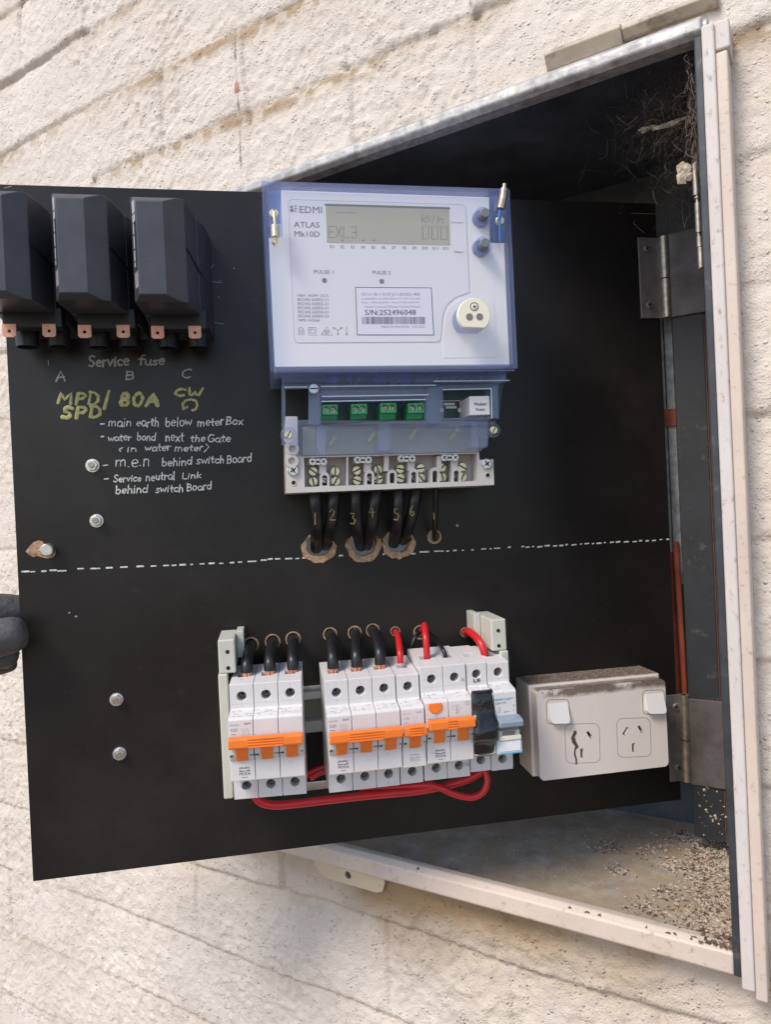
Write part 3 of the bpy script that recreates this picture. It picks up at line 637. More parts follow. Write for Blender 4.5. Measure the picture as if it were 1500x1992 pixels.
write(ye, '80A', c7(672, 374), c7(888, 374), 23, 2.2 * MM, gap=0.3); write(ye, 'SPD', c7(345, 440), c7(562, 444), 21, 1.9 * MM, gap=0.24)
write(ye, 'CW', c7(980, 318), c7(1132, 316), 14, 1.6 * MM, gap=0.3)
ye.stroke([at(*c7(x, y)) for x, y in ((1028, 390), (1024, 362), (1040, 343), (1070, 337), (1098, 345), (1106, 368), (1098, 392), (1080, 398))], 1.7 * MM, 0)
ye.stroke([at(*c7(x, y)) for x, y in ((1028, 390), (1048, 380))], 1.5 * MM, 0.00005)
ye.build('yellow_writing', M_yel, panel, smooth=True)
wh = MB(1.30)
for t, x0, y0, x1, y1, cp_ in (
    ('-', 562, 486, 586, 484, 10), ('main', 608, 490, 735, 486, 15.5), ('earth', 765, 490, 890, 487, 16), ('below', 928, 490, 1075, 484, 16.5), ('meter', 1108, 488, 1255, 480, 15), ('Box', 1268, 480, 1362, 477, 13.5),
    ('-', 566, 555, 582, 554, 8), ('water', 605, 572, 735, 566, 13), ('bond', 768, 569, 870, 567, 14), ('next', 928, 574, 1030, 570, 16), ('the', 1068, 576, 1150, 574, 13), ('Gate', 1165, 578, 1292, 575, 13.5),
    ('(', 664, 632, 682, 632, 9), ('in', 710, 632, 765, 630, 11), ('water', 812, 626, 955, 622, 13), ('meter', 980, 628, 1138, 625, 12), (')', 1145, 630, 1172, 628, 15),
    ('-', 576, 716, 604, 714, 10), ('m.e.n', 648, 718, 838, 711, 22), ('behind', 908, 710, 1074, 703, 15), ('switch', 1102, 700, 1256, 692, 14), ('Board', 1272, 694, 1410, 684, 15),
    ('-', 584, 794, 606, 792, 9), ('Service', 638, 804, 790, 796, 12.5), ('neutral', 818, 794, 980, 786, 14), ('Link', 1020, 782, 1128, 778, 11.5),
    ('behind', 648, 866, 826, 858, 15), ('switch', 872, 860, 1026, 854, 13.5), ('Board', 1048, 852, 1184, 840, 14)):
    write(wh, t, c7(x0, y0), c7(x1, y1), cp_, 0.72 * MM if t != '-' else 0.9 * MM)
wh.build('white_writing', M_whm, panel, smooth=True)
ds = MB()
dash = [c7(*q) + c7(*r_) for q, r_ in [((a, y), (b_, y)) for a, b_, y in ((122, 160, 1304), (172, 192, 1305), (234, 254, 1302), (280, 312, 1297), (322, 368, 1300), (436, 466, 1288), (508, 556, 1287), (596, 626, 1283), (676, 710, 1279), (768, 802, 1275), (847, 873, 1273), (917, 945, 1270), (965, 985, 1269), (1009, 1038, 1266), (1070, 1078, 1264), (1122, 1143, 1261), (1174, 1200, 1258), (1232, 1250, 1258), (1292, 1310, 1254), (1337, 1356, 1251), (1392, 1435, 1247), (1467, 1493, 1240))]]
dash += [c3(a, y) + c3(b_, y) for a, b_, y in ((6, 28, 1163), (48, 72, 1162), (107, 143, 1161), (167, 183, 1160), (207, 220, 1157), (352, 378, 1149), (422, 438, 1143), (632, 643, 1136), (677, 683, 1135), (808, 862, 1132), (893, 942, 1121), (978, 1027, 1117), (1048, 1058, 1117), (1087, 1103, 1113), (1140, 1146, 1112), (1195, 1201, 1110), (1253, 1275, 1104), (1302, 1308, 1103), (1328, 1358, 1100), (1408, 1418, 1094), (1487, 1498, 1090))]
u = 1024
while u < 1300:
    l_ = random.choice((2, 4, 6, 8)); v_ = 1064.5 - (u - 1024) * 0.0535 + random.uniform(-0.8, 0.8)
    dash.append((u, v_, u + l_, v_ - l_ * 0.05)); u += l_ + random.uniform(6, 10)
for u0, v0, u1, v1 in dash:
    ds.stroke([at(u0, v0), at(u1, v1 - 0.4)], random.uniform(1.0, 1.5) * MM, 0)
ds.build('dashed_line_marking', M_whm, panel, smooth=True)

# bolts through the board
def bolt(u, v, label, rot):
    x, y = at(u, v, 0.004)
    t = thing('hex_nut_bolt', label, 'bolt', PANEL, (x, y, 0), 'nuts and bolts on the panel left side')
    MB().cyl(x, y, 0, 0.0006, 0.0052, 24).build('washer', M_zinc, t)
    MB().cyl(x, y, 0.0006, 0.0042, 0.0044, 6, ph=rot).build('nut', M_zinc, t, bevel=0.0003)
    MB().cyl(x, y, 0.0042, 0.0064, 0.0024, 16, 0.0021).build('bolt_end', M_barrel, t, smooth=True)
bolt(177, 905, 'bright hex nut left of the m.e.n line of handwriting', 0.1)
bolt(185, 1013, 'bright hex nut just above the dashed line, below the handwriting', 0.35)
bolt(224, 1363, 'bright hex nut level with the upper half of the left breaker', 0.2)
bolt(230, 1469, 'bright hex nut level with the lower half of the left breaker', 0.45)
x, y = at(90, 1070, 0.006)
t = thing('round_head_bolt', 'pale round bolt end in the chipped brown patch near panel edge', 'bolt', PANEL, (x, y, 0))
MB().cyl(x, y, -0.002, 0.007, 0.0048, 24).cyl(x, y, 0.007, 0.0078, 0.0048, 24, 0.0040).build('bolt_end', M_zinc, t, smooth=True)

# ================================================================ SERVICE FUSES
def fuse(dx, dy, label):
    x0 = 0.1105 + dx; Y0 = dy
    t = thing('service_fuse', label, 'fuse', PANEL, (x0 + 0.022, 0.458 + Y0, 0), 'black service fuses in a row')
    def ring(xa, xb, ya, yb, z): return [(x0 + xa, ya + Y0, z), (x0 + xb, ya + Y0, z), (x0 + xb, yb + Y0, z), (x0 + xa, yb + Y0, z)]
    MB().loft([ring(-0.0010, 0.0460, 0.4165, 0.4990, 0.0), ring(-0.0010, 0.0440, 0.4200, 0.4990, 0.020), ring(-0.0010, 0.0392, 0.4240, 0.4968, 0.0445)]).build('base', M_fuse, t, bevel=0.0007)
    b2 = MB()
    def oct_(xa, xb, xc, xd, ya, yb, z): pass
    b2.loft([ring(-0.0012, 0.0388, 0.4248, 0.4962, 0.0447), ring(-0.0014, 0.0362, 0.4235, 0.4955, 0.0650), ring(-0.0014, 0.0338, 0.4232, 0.4945, 0.0805), ring(-0.0002, 0.0298, 0.4232, 0.4940, 0.0832), ring(0.0030, 0.0208, 0.4262, 0.4890, 0.0895)])
    b2.build('carrier', M_fuse, t, bevel=0.0006)
    # line moulded into the carrier side and the printed strip on its left bevel
    pr = MB()
    for i, (ya, yb) in enumerate(((0.4820, 0.4905), (0.476, 0.481), (0.468, 0.4752), (0.4585, 0.4670), (0.450, 0.4572), (0.446, 0.4490))):
        pr.add([(x0 - 0.0001 + 0.0032 * k, y_ + Y0, 0.0834 + 0.0063 * k + 0.0001) for y_ in (ya, yb) for k in ((0.02, 0.34) if i > 1 else (0.0, 0.75))], [(0, 1, 3, 2)])
    for k in range(5):
        pr.add([(x0 - 0.0001 + 0.00060 * k + q * 0.00035, y_ + Y0, 0.0834 + 0.00118 * k + q * 0.0007 + 0.0001) for y_ in (0.4315 , 0.4425 - 0.001 * (k % 2)) for q in (0, 1)], [(0, 1, 3, 2)])
    pr.build('printed_text', M_pale, t)
    nt_ = MB()
    for q in (((0.0036, 0.4872), (0.0098, 0.4872), (0.0098, 0.4850)), ((0.0036, 0.4285), (0.0090, 0.4288))):
        for a_, b_ in zip(q, q[1:]): nt_.stroke([(x0 + a_[0], a_[1] + Y0), (x0 + b_[0], b_[1] + Y0)], 0.0006, 0.0894)
    nt_.build('moulded_notch', M_dark, t)
    gv_ = MB()
    for ya, yb in ((0.4605, 0.4535),):
        gv_.loft([[(x0 + 0.0345 + q, ya + dy_ + Y0, 0.0800) for q, dy_ in ((-0.002, 0), (0.0004, 0), (0.0004, 0.0007), (-0.002, 0.0007))], [(x0 + 0.0450 + q, yb + dy_ + Y0, 0.0060) for q, dy_ in ((-0.002, 0), (0.0006, 0), (0.0006, 0.0007), (-0.002, 0.0007))]])
    gv_.build('parting_line', M_dark, t)
    for tx in (0.0080, 0.0345):
        xx = x0 + tx; yy = 0.4112 + Y0; z_ = 0.046
        tb = MB().plate([(xx - 0.0045, yy + 0.0048), (xx - 0.0045, yy - 0.0032), (xx - 0.0030, yy - 0.0044), (xx + 0.0030, yy - 0.0044), (xx + 0.0045, yy - 0.0032), (xx + 0.0045, yy + 0.0048)], [circ(xx, yy - 0.0002, 0.0012, 14)], z_, z_ + 0.0012)
        tb.build('terminal_tab', M_copper, t, bevel=0.0002)
    for tx in (0.0120, 0.0340):
        MB().loft([[(x0 + tx + q * math.cos(2 * math.pi * i / 24), y_ + Y0, 0.021 - q * math.sin(2 * math.pi * i / 24)) for i in range(24)] for y_, q in ((0.428, 0.0086), (0.4055, 0.0078), (0.4055, 0.0066), (0.420, 0.0066))]).build('cable_socket', M_tube, t, smooth=True)
    MB().box(x0 + 0.003, x0 + 0.043, 0.414 + Y0, 0.428 + Y0, 0.034, 0.0455).build('terminal_shroud', M_tube, t, bevel=0.0008)
    return t
fuse(0, 0, 'black service fuse nearest the white meter, above pencilled letter C')
fuse(-0.0505, 0.0008, 'black service fuse in the middle of the three')
fuse(-0.1010, 0.0016, 'black service fuse at the outer panel corner, cut off by the picture')

# ================================================================ ELECTRICITY METER
meter = thing('electricity_meter', 'white electricity meter with olive display under a blue tinted clear cover', 'meter', PANEL, (0.289, 0.29, 0))
# base shell behind, and white face
MB().box(0.2100, 0.3690, 0.3755, 0.500, 0.0, 0.030).build('rear_case', M_base, meter, bevel=0.001)
def cp2(lst, n): return [at(*c2(x, y), n) for x, y in lst]
ZF = 0.0745
facep = cp2([(135, 85), (1305, 125), (1310, 380), (1390, 382), (1420, 1070), (100, 1080), (65, 355), (145, 350)], ZF)
MB().prism(facep, 0.030, ZF).build('faceplate', M_face, meter, bevel=0.0006)
lab = cp2([(195, 140), (1150, 168), (1166, 178), (1172, 195), (1192, 660), (1110, 690), (1065, 730), (1042, 790), (1035, 880), (1030, 925), (1015, 938), (230, 943), (215, 935), (208, 915), (175, 165), (180, 146)], ZF)
MB().prism(lab, ZF - 0.001, ZF + 0.0003).build('front_label', M_label, meter)
ol = MB()
for a_, b_ in zip(lab, lab[1:] + lab[:1]): ol.stroke([a_, b_], 0.00035, ZF + 0.0003, 0.2)
ol.build('label_outline', M_pale, meter)
ZL = ZF + 0.0005
lcd = cp2([(385, 168), (1078, 188), (1085, 395), (392, 380)], ZL)
d_ = MB().prism(lcd, ZF - 0.001, ZL).build('display', M_lcd, meter)
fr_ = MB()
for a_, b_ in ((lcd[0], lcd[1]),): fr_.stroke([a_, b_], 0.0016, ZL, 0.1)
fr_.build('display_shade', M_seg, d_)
sg = MB()
def seg7(ch_, x, y, w_, h_):
    pts = {'E': [[(1, 1), (0, 1), (0, 0), (1, 0)], [(0, .5), (.8, .5)]], 'K': [[(0, 1), (0, 0)], [(1, 1), (.2, .5), (1, 0)]], 'L': [[(0, 1), (0, 0), (1, 0)]], '3': [[(0, 1), (1, 1), (1, 0), (0, 0)], [(.3, .5), (1, .5)]], '0': [[(0, 0), (0, 1), (1, 1), (1, 0), (0, 0)]],
           'X': [[(0, 1), (.45, .5), (0, 0)], [(1, 1), (.55, .5), (1, 0)]], 'k': [[(0, 1), (0, 0)], [(1, .65), (0, .3), (1, 0)]], 'W': [[(0, 1), (.25, 0), (.5, .8), (.75, 0), (1, 1)]], 'h': [[(0, 1), (0, 0)], [(0, .55), (1, .55), (1, 0)]]}[ch_]
    for p in pts: sg.stroke([at(*c2(x + q[0] * w_, y - q[1] * h_), ZL) for q in p], 0.00055, ZL + 0.00001, 0.15)
for i, ch_ in enumerate('EXL3'): seg7(ch_, 402 + i * 42, 352 + i * 0.8, 30, 62)
for i in range(3): seg7('0', 930 + i * 52, 360 + i * 1.5, 33, 72)
seg7('k', 928, 265, 22, 42); seg7('W', 956, 266, 40, 40); seg7('h', 1018, 270, 24, 38)
for x_ in (477, 595, 655): sg.stroke([at(*c2(x_, 368), ZL)], 0.0014, ZL, 0.1)
for i in range(9): sg.stroke([at(*c2(450 + i * 12, 212), ZL), at(*c2(455 + i * 12, 214), ZL)], 0.0006, ZL, 0.1)
sg.build('display_digits', M_seg, d_)
# printing on the label
ZT = ZF + 0.00042
def txt(mb, s, cf, x0, y0, x1, y1, cap, n, bold=0.0):
    A = at(*cf(x0, y0), n); B_ = at(*cf(x1, y1), n); q = at(*cf(x0, y0 - cap), n)
    mb.text(s, A, B_, math.hypot(q[0] - A[0], q[1] - A[1]), n, bold)
tp = MB()
txt(tp, 'EDMI', c2, 240, 213, 365, 216, 38, ZT, 0.0)
for bx, by, bs in ((186, 208, 22), (186, 186, 16), (210, 208, 10), (224, 208, 4), (210, 194, 10), (210, 180, 10), (222, 192, 6), (222, 178, 6), (204, 186, 4)):
    A = [at(*c2(bx + i * bs * 0.8, by - j * bs * 0.8), ZT) for i, j in ((0, 0), (1, 0), (1, 1), (0, 1))]; tp.add([(p[0], p[1], ZT) for p in A], [(0, 1, 2, 3)])
txt(tp, 'ATLAS', c2, 206, 294, 351, 297, 32, ZT, 0.005); txt(tp, 'Mk10D', c2, 210, 346, 352, 349, 32, ZT, 0.005)
txt(tp, 'PULSE 1', c2, 320, 554, 428, 556, 21, ZT, 0.006); txt(tp, 'PULSE 2', c2, 648, 558, 750, 560, 21, ZT, 0.006)
for i in range(12): txt(tp, 'E%d' % (i + 1), c2, 411 + i * 58 - (4 if i > 8 else 0), 411 + i * 0.9, 431 + i * 58 + (6 if i > 8 else 0), 411.5 + i * 0.9, 16, ZT, 0.006)
txt(tp, 'Select', c2, 1106, 438, 1158, 440, 15, ZT); txt(tp, 'Connect', c2, 1088, 272, 1158, 273, 12, ZT)
tp.build('printed_text', M_ink, meter)
ts = MB()
for i, s_ in enumerate(('10kV  AOM  UC3', 'IEC/AS 62052-11', 'IEC/AS 62052-21', 'IEC/AS 62052-31', 'IEC/AS 62053-21', 'IEC/AS 62053-23', 'NMI 14/2/66')):
    txt(ts, s_, c2, 225 + i * 1.2, 684 + i * 23.1, (398 if i < 6 else 345) + i * 1.0, 685.5 + i * 23.1, 15, ZT, 0.003)
ts.build('printed_text', M_ink, meter)
ic = MB()
def ln(pts, w_=0.0005): ic.stroke([at(*c2(x, y), ZT) for x, y in pts], w_, ZF + 0.00030, 0.3)
ln([(233, 862), (246, 854), (260, 864), (262, 898), (234, 898), (233, 862)]); ln([(242, 868), (241, 886), (247, 890), (254, 886), (254, 868)])
ln([(290, 856), (332, 857), (333, 900), (291, 899), (290, 856)]); ln([(300, 866), (322, 867), (323, 889), (301, 888), (300, 866)])
ln([(361, 898), (391, 853), (422, 900), (361, 898)]); ln(arc(391, 883, 11, 11, 0, 360, 14)); ln([(384, 882), (390, 888), (400, 876)])
ln([(434, 862), (454, 874), (472, 862)]); ln([(454, 874), (454, 890)]); [ln(arc(a_, b_, 4, 4, 0, 360, 8)) for a_, b_ in ((432, 860), (474, 860), (454, 894))]
ln([(502, 852), (503, 890)]); ln(arc(503, 895, 5, 5, 0, 360, 8))
ic.build('printed_symbols', M_ink, meter)
pd = MB()
for x_, y_ in ((378, 593), (700, 598)):
    p = at(*c2(x_, y_), ZT); pd.cyl(p[0], p[1], ZF - 0.0005, ZT + 0.0001, 0.0018, 18)
pd.build('pulse_light', M_ink, meter)
# serial number sticker
stk = cp2([(553, 632), (978, 635), (992, 898), (563, 898)], ZT)
sk = MB().prism(stk, ZF - 0.0005, ZT + 0.0001).build('serial_sticker', M_paper, meter)
ZS = ZT + 0.00015
so_ = MB()
def lo(mb, pts, w_, n=ZS):
    q = [at(*c2(x, y), n) for x, y in pts]
    for a_, b_ in zip(q, q[1:]): mb.stroke([a_, b_], w_, n - 0.00008, 0.2)
lo(so_, [(553, 632), (978, 635), (992, 898), (563, 898), (553, 632)], 0.0006); lo(so_, [(560, 638), (970, 641), (983, 889), (572, 889), (560, 638)], 0.0003); lo(so_, [(578, 658), (942, 660), (944, 728), (584, 726), (578, 658)], 0.00018)
txt(so_, 'S/N:252496048', c2, 606, 788, 892, 786, 30, ZS, 0.008)
xx = 590.0; rb = random.Random(5)
while xx < 945:
    w_ = rb.choice((1.5, 1.5, 2.6, 4.5)); q = [at(*c2(a_, b_), ZS) for a_, b_ in ((xx, 838), (xx + w_, 838), (xx + w_, 797), (xx, 797))]
    so_.add([(p[0], p[1], ZS) for p in q], [(0, 1, 2, 3)]); xx += w_ + rb.choice((1.5, 2.0, 3.5))
so_.build('printed_text', M_ink2, sk)
s2 = MB()
txt(s2, '1D13-1B-113-27-J11-201021-400', c2, 588, 678, 915, 678, 17, ZS, 0.002); txt(s2, 'MADE IN MALAYSIA   JUN 2023', c2, 697, 860, 942, 858, 13, ZS)
txt(s2, '3x230/400V 10-100A 50Hz Cl.1 Wh Cl.2 varh', c2, 588, 701, 915, 699, 10, ZS); txt(s2, 'Pulse 1:1000 imp/kWh   Pulse 2:1000 imp/kvarh', c2, 588, 722, 910, 720, 10, ZS)
txt(s2, 'Direct Connect (Whole Current Meter)', c2, 606, 747, 916, 745, 12, ZS)
s2.build('printed_text', M_ink, sk)
# push buttons
for x_, y_ in ((1262, 243), (1262, 408)):
    p = at(*c2(x_ - 8, y_ + 8), ZF)
    bt = MB().cyl(p[0], p[1], ZF, 0.0865, 0.0036, 20).cyl(p[0], p[1], 0.0865, 0.0872, 0.0036, 20, 0.0031).build('push_button', M_btn, meter, smooth=True)
    MB().washer(p[0], p[1], ZF, 0.0815, 0.0052, 0.0066).washer(p[0], p[1], ZF, 0.0780, 0.0036, 0.0054).build('button_collar', M_bluerim, bt, smooth=True)
# optical port: round with a flat lower edge
p = at(*c2(1220, 786), 0.092); rP = 0.0122
flat = [(p[0] + rP * math.cos(t_), p[1] + rP * math.sin(t_)) for t_ in [R(a_) for a_ in range(-52, 233, 9)]]
op = MB().prism(flat, 0.0875, 0.092).build('optical_port', M_port, meter, bevel=0.0006, seg=3)
MB().prism([(p[0] + (q[0] - p[0]) * .98, p[1] + (q[1] - p[1]) * .98) for q in flat], ZF + 0.0003, 0.0874).build('port_barrel', M_bluerim, op)
for q, rr in ((c2(1193, 798), 0.0026), (c2(1250, 797), 0.0026)):
    a_ = at(*q, 0.092); MB().cyl(a_[0], a_[1], 0.091, 0.0922, rr, 18).build('port_window', M_ink, op)
a_ = at(*c2(1220, 740), 0.092); MB().washer(a_[0], a_[1], 0.0915, 0.0922, 0.0026, 0.0031).build('screw_recess', M_ink2, op)
slot_screw(op, a_[0], a_[1], 0.0915, 0.0025, M_port, 0.3, cross=True, h=0.0007)
pad = cp2([(1042, 940), (1045, 850), (1065, 760), (1130, 700), (1220, 680), (1330, 700), (1350, 1025), (1048, 1030)], ZF)
MB().prism(pad, ZF - 0.001, ZF + 0.00025).build('port_pad', M_face, meter, bevel=0.0002)
# blue tinted cover: rim with sides, clear window
CX0, CX1, CY0, CY1 = 0.1982, 0.3797, 0.3745, 0.5075
ZC = 0.0835
def frame_ring(x0, x1, y0, y1, t_, z0, z1):
    return MB().plate([(x0, y0), (x1, y0), (x1, y1), (x0, y1)], [[(x0 + t_, y0 + t_), (x0 + t_, y1 - t_), (x1 - t_, y1 - t_), (x1 - t_, y0 + t_)]], z0, z1)
frame_ring(CX0, CX1, CY0, CY1, 0.0032, 0.012, ZC).build('cover_rim', M_bluerim, meter, bevel=0.0012, seg=3)
MB().box(CX0 + 0.0033, CX1 - 0.0033, CY0 + 0.0033, CY1 - 0.0033, ZC - 0.0016, ZC - 0.0002).build('cover_window', M_clear, meter)
# seal screws and seals
for x_, y_ in ((95, 222), (1362, 262)):
    a_ = at(*c2(x_, y_), ZC); slot_screw(meter, a_[0], a_[1], ZC, 0.0034, M_brass, R(85), name='seal_screw', h=0.002)
rec = MB(); 
for x0_, x1_, y0_, y1_ in ((66, 132, 86, 345), (1312, 1380, 122, 372)):
    q = cp2([(x0_, y0_), (x1_, y0_), (x1_, y1_), (x0_, y1_)], 0.070); rec.prism(q, 0.066, 0.070)
rec.build('seal_recess', M_bluerim, meter)
sw_ = MB(); sw_.tube([a3(*c2(95, 205), ZC + 0.002), a3(*c2(97, 245), ZC + 0.0022), a3(*c2(100, 290), ZC + 0.002), a3(*c2(101, 370), ZC + 0.002)], 0.0011, 8)
sw_.tube([a3(*c2(100, 285), ZC + 0.002), a3(*c2(102, 350), ZC + 0.002)], 0.0030, 10).tube([a3(*c2(93, 372), ZC + .002), a3(*c2(108, 384), ZC + .002)], 0.0024, 8)
sw_.build('seal', M_brass, meter, smooth=True)
s3 = MB(); s3.tube([a3(*c2(1390, 52), ZC + 0.004), a3(*c2(1388, 85), ZC + 0.004)], 0.0016, 10).tube([a3(*c2(1388, 82), ZC + 0.004), a3(*c2(1380, 140), ZC + 0.004), a3(*c2(1368, 190), ZC + 0.003)], 0.0031, 12)
s3.build('seal', M_barrel, meter, smooth=True)
s4 = MB(); s4.tube([a3(*c2(1368, 185), ZC + 0.003), a3(*c2(1360, 235), ZC + 0.0035), a3(*c2(1365, 290), ZC + 0.003), a3(*c2(1366, 375), ZC + 0.001)], 0.0010, 8)
s4.build('seal_wire', M_capb, meter, smooth=True)

# ---- lower part: circuit boards and the smoky terminal cover
def q3(lst, n): return [at(*c3(x, y), n) for x, y in lst]
MB().prism(q3([(90, 60), (1390, 55), (1350, 350), (240, 375), (90, 360)], 0.034), 0.030, 0.034).build('circuit_board', M_pcb, meter)
MB().prism(q3([(105, 165), (240, 165), (240, 350), (105, 350)], 0.036), 0.0345, 0.036).build('dark_recess', M_dark, meter)
comp = MB()
for x_, r_ in ((375, 38), (655, 36), (800, 34)): 
    a_ = at(*c3(x_, 130), 0.04); comp.cyl(a_[0], a_[1], 0.034, 0.045, r_ / 3 * 0.00039, 18)
comp.build('capacitor', M_capb, meter, smooth=True)
leg = MB()
for x_ in (510, 740):
    for k in range(9):
        a_ = at(*c3(x_ + 30 * math.cos(k * 0.7), 112 + 24 * math.sin(k * 0.7)), 0.044); leg.box(a_[0] - .0006, a_[0] + .0006, a_[1] - .0007, a_[1] + .0007, 0.034, 0.044)
for k in range(22):
    a_ = at(*c3(870 + k * 6, 105 + (k % 3) * 4), 0.044); leg.box(a_[0] - .0002, a_[0] + .0002, a_[1] - .0018, a_[1] + .0018, 0.034, 0.044)
for k in range(14):
    a_ = at(*c3(random.uniform(1040, 1270), random.uniform(90, 108)), 0.044); leg.box(a_[0] - .0007, a_[0] + .0007, a_[1] - .0006, a_[1] + .0006, 0.034, 0.044)
leg.build('board_components', M_pale, meter)
pads = MB()
for k in range(4):
    for j, (ox, oy) in enumerate(((1040, 258), (1050, 277))):
        a_ = at(*c3(ox + k * 16, oy), 0.0345); pads.cyl(a_[0], a_[1], 0.034, 0.0347, 0.0011, 10)
for x_, y_ in ((1018, 293), (1125, 293)): a_ = at(*c3(x_, y_), 0.0345); pads.cyl(a_[0], a_[1], 0.034, 0.0347, 0.0018, 12)
for s_ in ([(1010, 240), (1125, 238), (1127, 342), (1030, 345)],):
    q = q3(s_, 0.0343)
    for a_, b_ in zip(q, q[1:]): pads.stroke([a_, b_], 0.0005, 0.0341, 0.2)
pads.build('solder_pads', M_port, meter)
MB().prism(q3([(205, 392), (205, 556), (1232, 536), (1228, 375)], 0.036), 0.0345, 0.036).build('terminal_backing', M_olive, meter)
# four green terminals
for x0_, x1_, y0_, y1_, tx in ((320, 413, 262, 352, 0), (490, 585, 258, 348, 0), (660, 757, 252, 350, 0), (822, 918, 252, 348, 0)):
    A = at(*c3(x0_, y0_), 0.058); B_ = at(*c3(x1_, y1_), 0.058)
    yt = A[1]; yb_ = at(*c3(x0_, y0_ + 58), 0.058)[1]
    g = MB().prismx([(yt + 0.0005, 0.034), (yt, 0.058), (yb_, 0.058), (yb_ - 0.0004, 0.0535), (at(*c3(x0_, y1_), 0.050)[1], 0.0500), (at(*c3(x0_, y1_), 0.050)[1], 0.034)], A[0], B_[0]).build('green_terminal', M_green, meter, bevel=0.0004)
    cc = MB()
    for k in (0.27, 0.73):
        cx0 = lerp(A[0], B_[0], k); cy0 = (yt + yb_) / 2
        cc.cyl(cx0, cy0, 0.0525, 0.060, 0.0025, 18)
    cut(g, cc)
    for k in (0.27, 0.73): slot_screw(g, lerp(A[0], B_[0], k), (yt + yb_) / 2, 0.0545, 0.0022, M_port, name='terminal_screw', h=0.0008)
# modem plug
A = at(*c3(1180, 212), 0.060); B_ = at(*c3(1303, 320), 0.060)
mp_ = MB().box(A[0], B_[0], B_[1], A[1], 0.0345, 0.060).build('modem_plug', M_face, meter, bevel=0.0006)
tm = MB(); txt(tm, 'Modem', c3, 1211, 268, 1279, 266, 20, 0.0602, 0.012); txt(tm, 'Power', c3, 1220, 299, 1273, 297, 19, 0.0602, 0.012); tm.build('printed_text', M_ink2, mp_)
# smoky cover in front of the boards with two windows
ZK = 0.058
outer = q3([(82, 62), (1395, 55), (1400, 130), (1352, 140), (1355, 342), (1290, 350), (1292, 495), (1240, 535), (180, 562), (180, 498), (82, 498)], ZK)
win = [q3([(315, 246), (315, 378), (918, 352), (918, 232)], ZK), q3([(1028, 175), (1032, 345), (1308, 328), (1306, 172)], ZK),
       q3([(105, 172), (105, 350), (238, 350), (238, 168)], ZK)]
cov = MB().plate(outer, win, ZK - 0.0022, ZK).build('terminal_cover', M_haze, meter, bevel=0.0005)
rb_ = MB()
def bar(x0_, y0_, x1_, y1_, zf, zb=0.040): 
    q = q3([(x0_, y0_), (x1_, y0_), (x1_, y1_), (x0_, y1_)], zf); rb_.prism(q, zb, zf)
bar(240, 150, 312, 385, 0.064); bar(930, 150, 1025, 372, 0.062); bar(312, 150, 930, 232, 0.0605); bar(1312, 145, 1352, 340, 0.0605); bar(290, 378, 348, 548, 0.0615); bar(648, 372, 730, 535, 0.0615); bar(1192, 365, 1290, 515, 0.0615)
bar(312, 352, 1340, 384, 0.062); bar(86, 60, 1400, 132, 0.061, 0.045)
rb_.build('cover_rib', M_haze, cov, bevel=0.001, seg=2)
tops = MB()
for pts in ([(100, 160), (235, 158)], [(312, 155), (985, 148)], [(315, 243), (925, 232)], [(1025, 174), (1308, 168), (1312, 340)], [(318, 214), (940, 204)], [(40, 70), (1440, 62)], [(970, 125), (1415, 120)]):
    q = [(*at(*c3(*p_), 0.0645), 0.0645) for p_ in pts]
    for a_, b_ in zip(q, q[1:]): tops.tube([a_, b_], 0.00045, 6, 0)
tops.build('cover_edge_painted_highlight', M_cyan, cov, smooth=True)  # pale tubes added as painted highlights along the cover's edges
for x_, y_, rr in ((272, 168, 0.0036),):
    a_ = at(*c3(x_, y_), 0.066); slot_screw(cov, a_[0], a_[1], 0.0642, rr, M_cyan, 0.0, name='cover_screw', h=0.0022)
for x_, y_ in ((122, 440), (1317, 412)):
    a_ = at(*c3(x_, y_), 0.058); 
    MB().cyl(a_[0], a_[1], 0.040, 0.0595, 0.0058, 22).build('screw_boss', M_haze, cov, smooth=True)
    slot_screw(cov, a_[0], a_[1], 0.0597, 0.0031, M_brass, 1.1, name='cover_screw', h=0.0018)
# grey terminal block
zb_, zt_ = 0.030, 0.050
bl = q3([(105, 560), (112, 778), (1325, 730), (1320, 580), (1240, 584), (1236, 540), (205, 565), (180, 560), (175, 330), (105, 330)], zt_)
cav = q3([(213, 570), (218, 742), (1228, 706), (1224, 545)], zt_)
tbk = MB().plate(bl, [cav], 0.0, zt_).build('terminal_block', M_base, meter, bevel=0.0007)
MB().prism(q3([(205, 560), (213, 750), (1235, 712), (1230, 540)], 0.033), 0.028, 0.033).build('block_floor', M_base, tbk)
def wall_(x, yt, yb, w_=10, z1=zt_ - 0.0006):
    q = q3([(x - w_ / 2, yt), (x + w_ / 2, yt), (x + w_ / 2, yb), (x - w_ / 2, yb)], z1); MB().prism(q, 0.0331, z1).build('partition', M_base, tbk, bevel=0.0003)
wall_(468, 562, 738); wall_(370, 640, 740, 8, 0.040); wall_(645, 640, 735, 8, 0.040)
for x_, yt in ((697, 560), (1005, 560)): wall_(x_, yt, 650, 26, 0.0475)
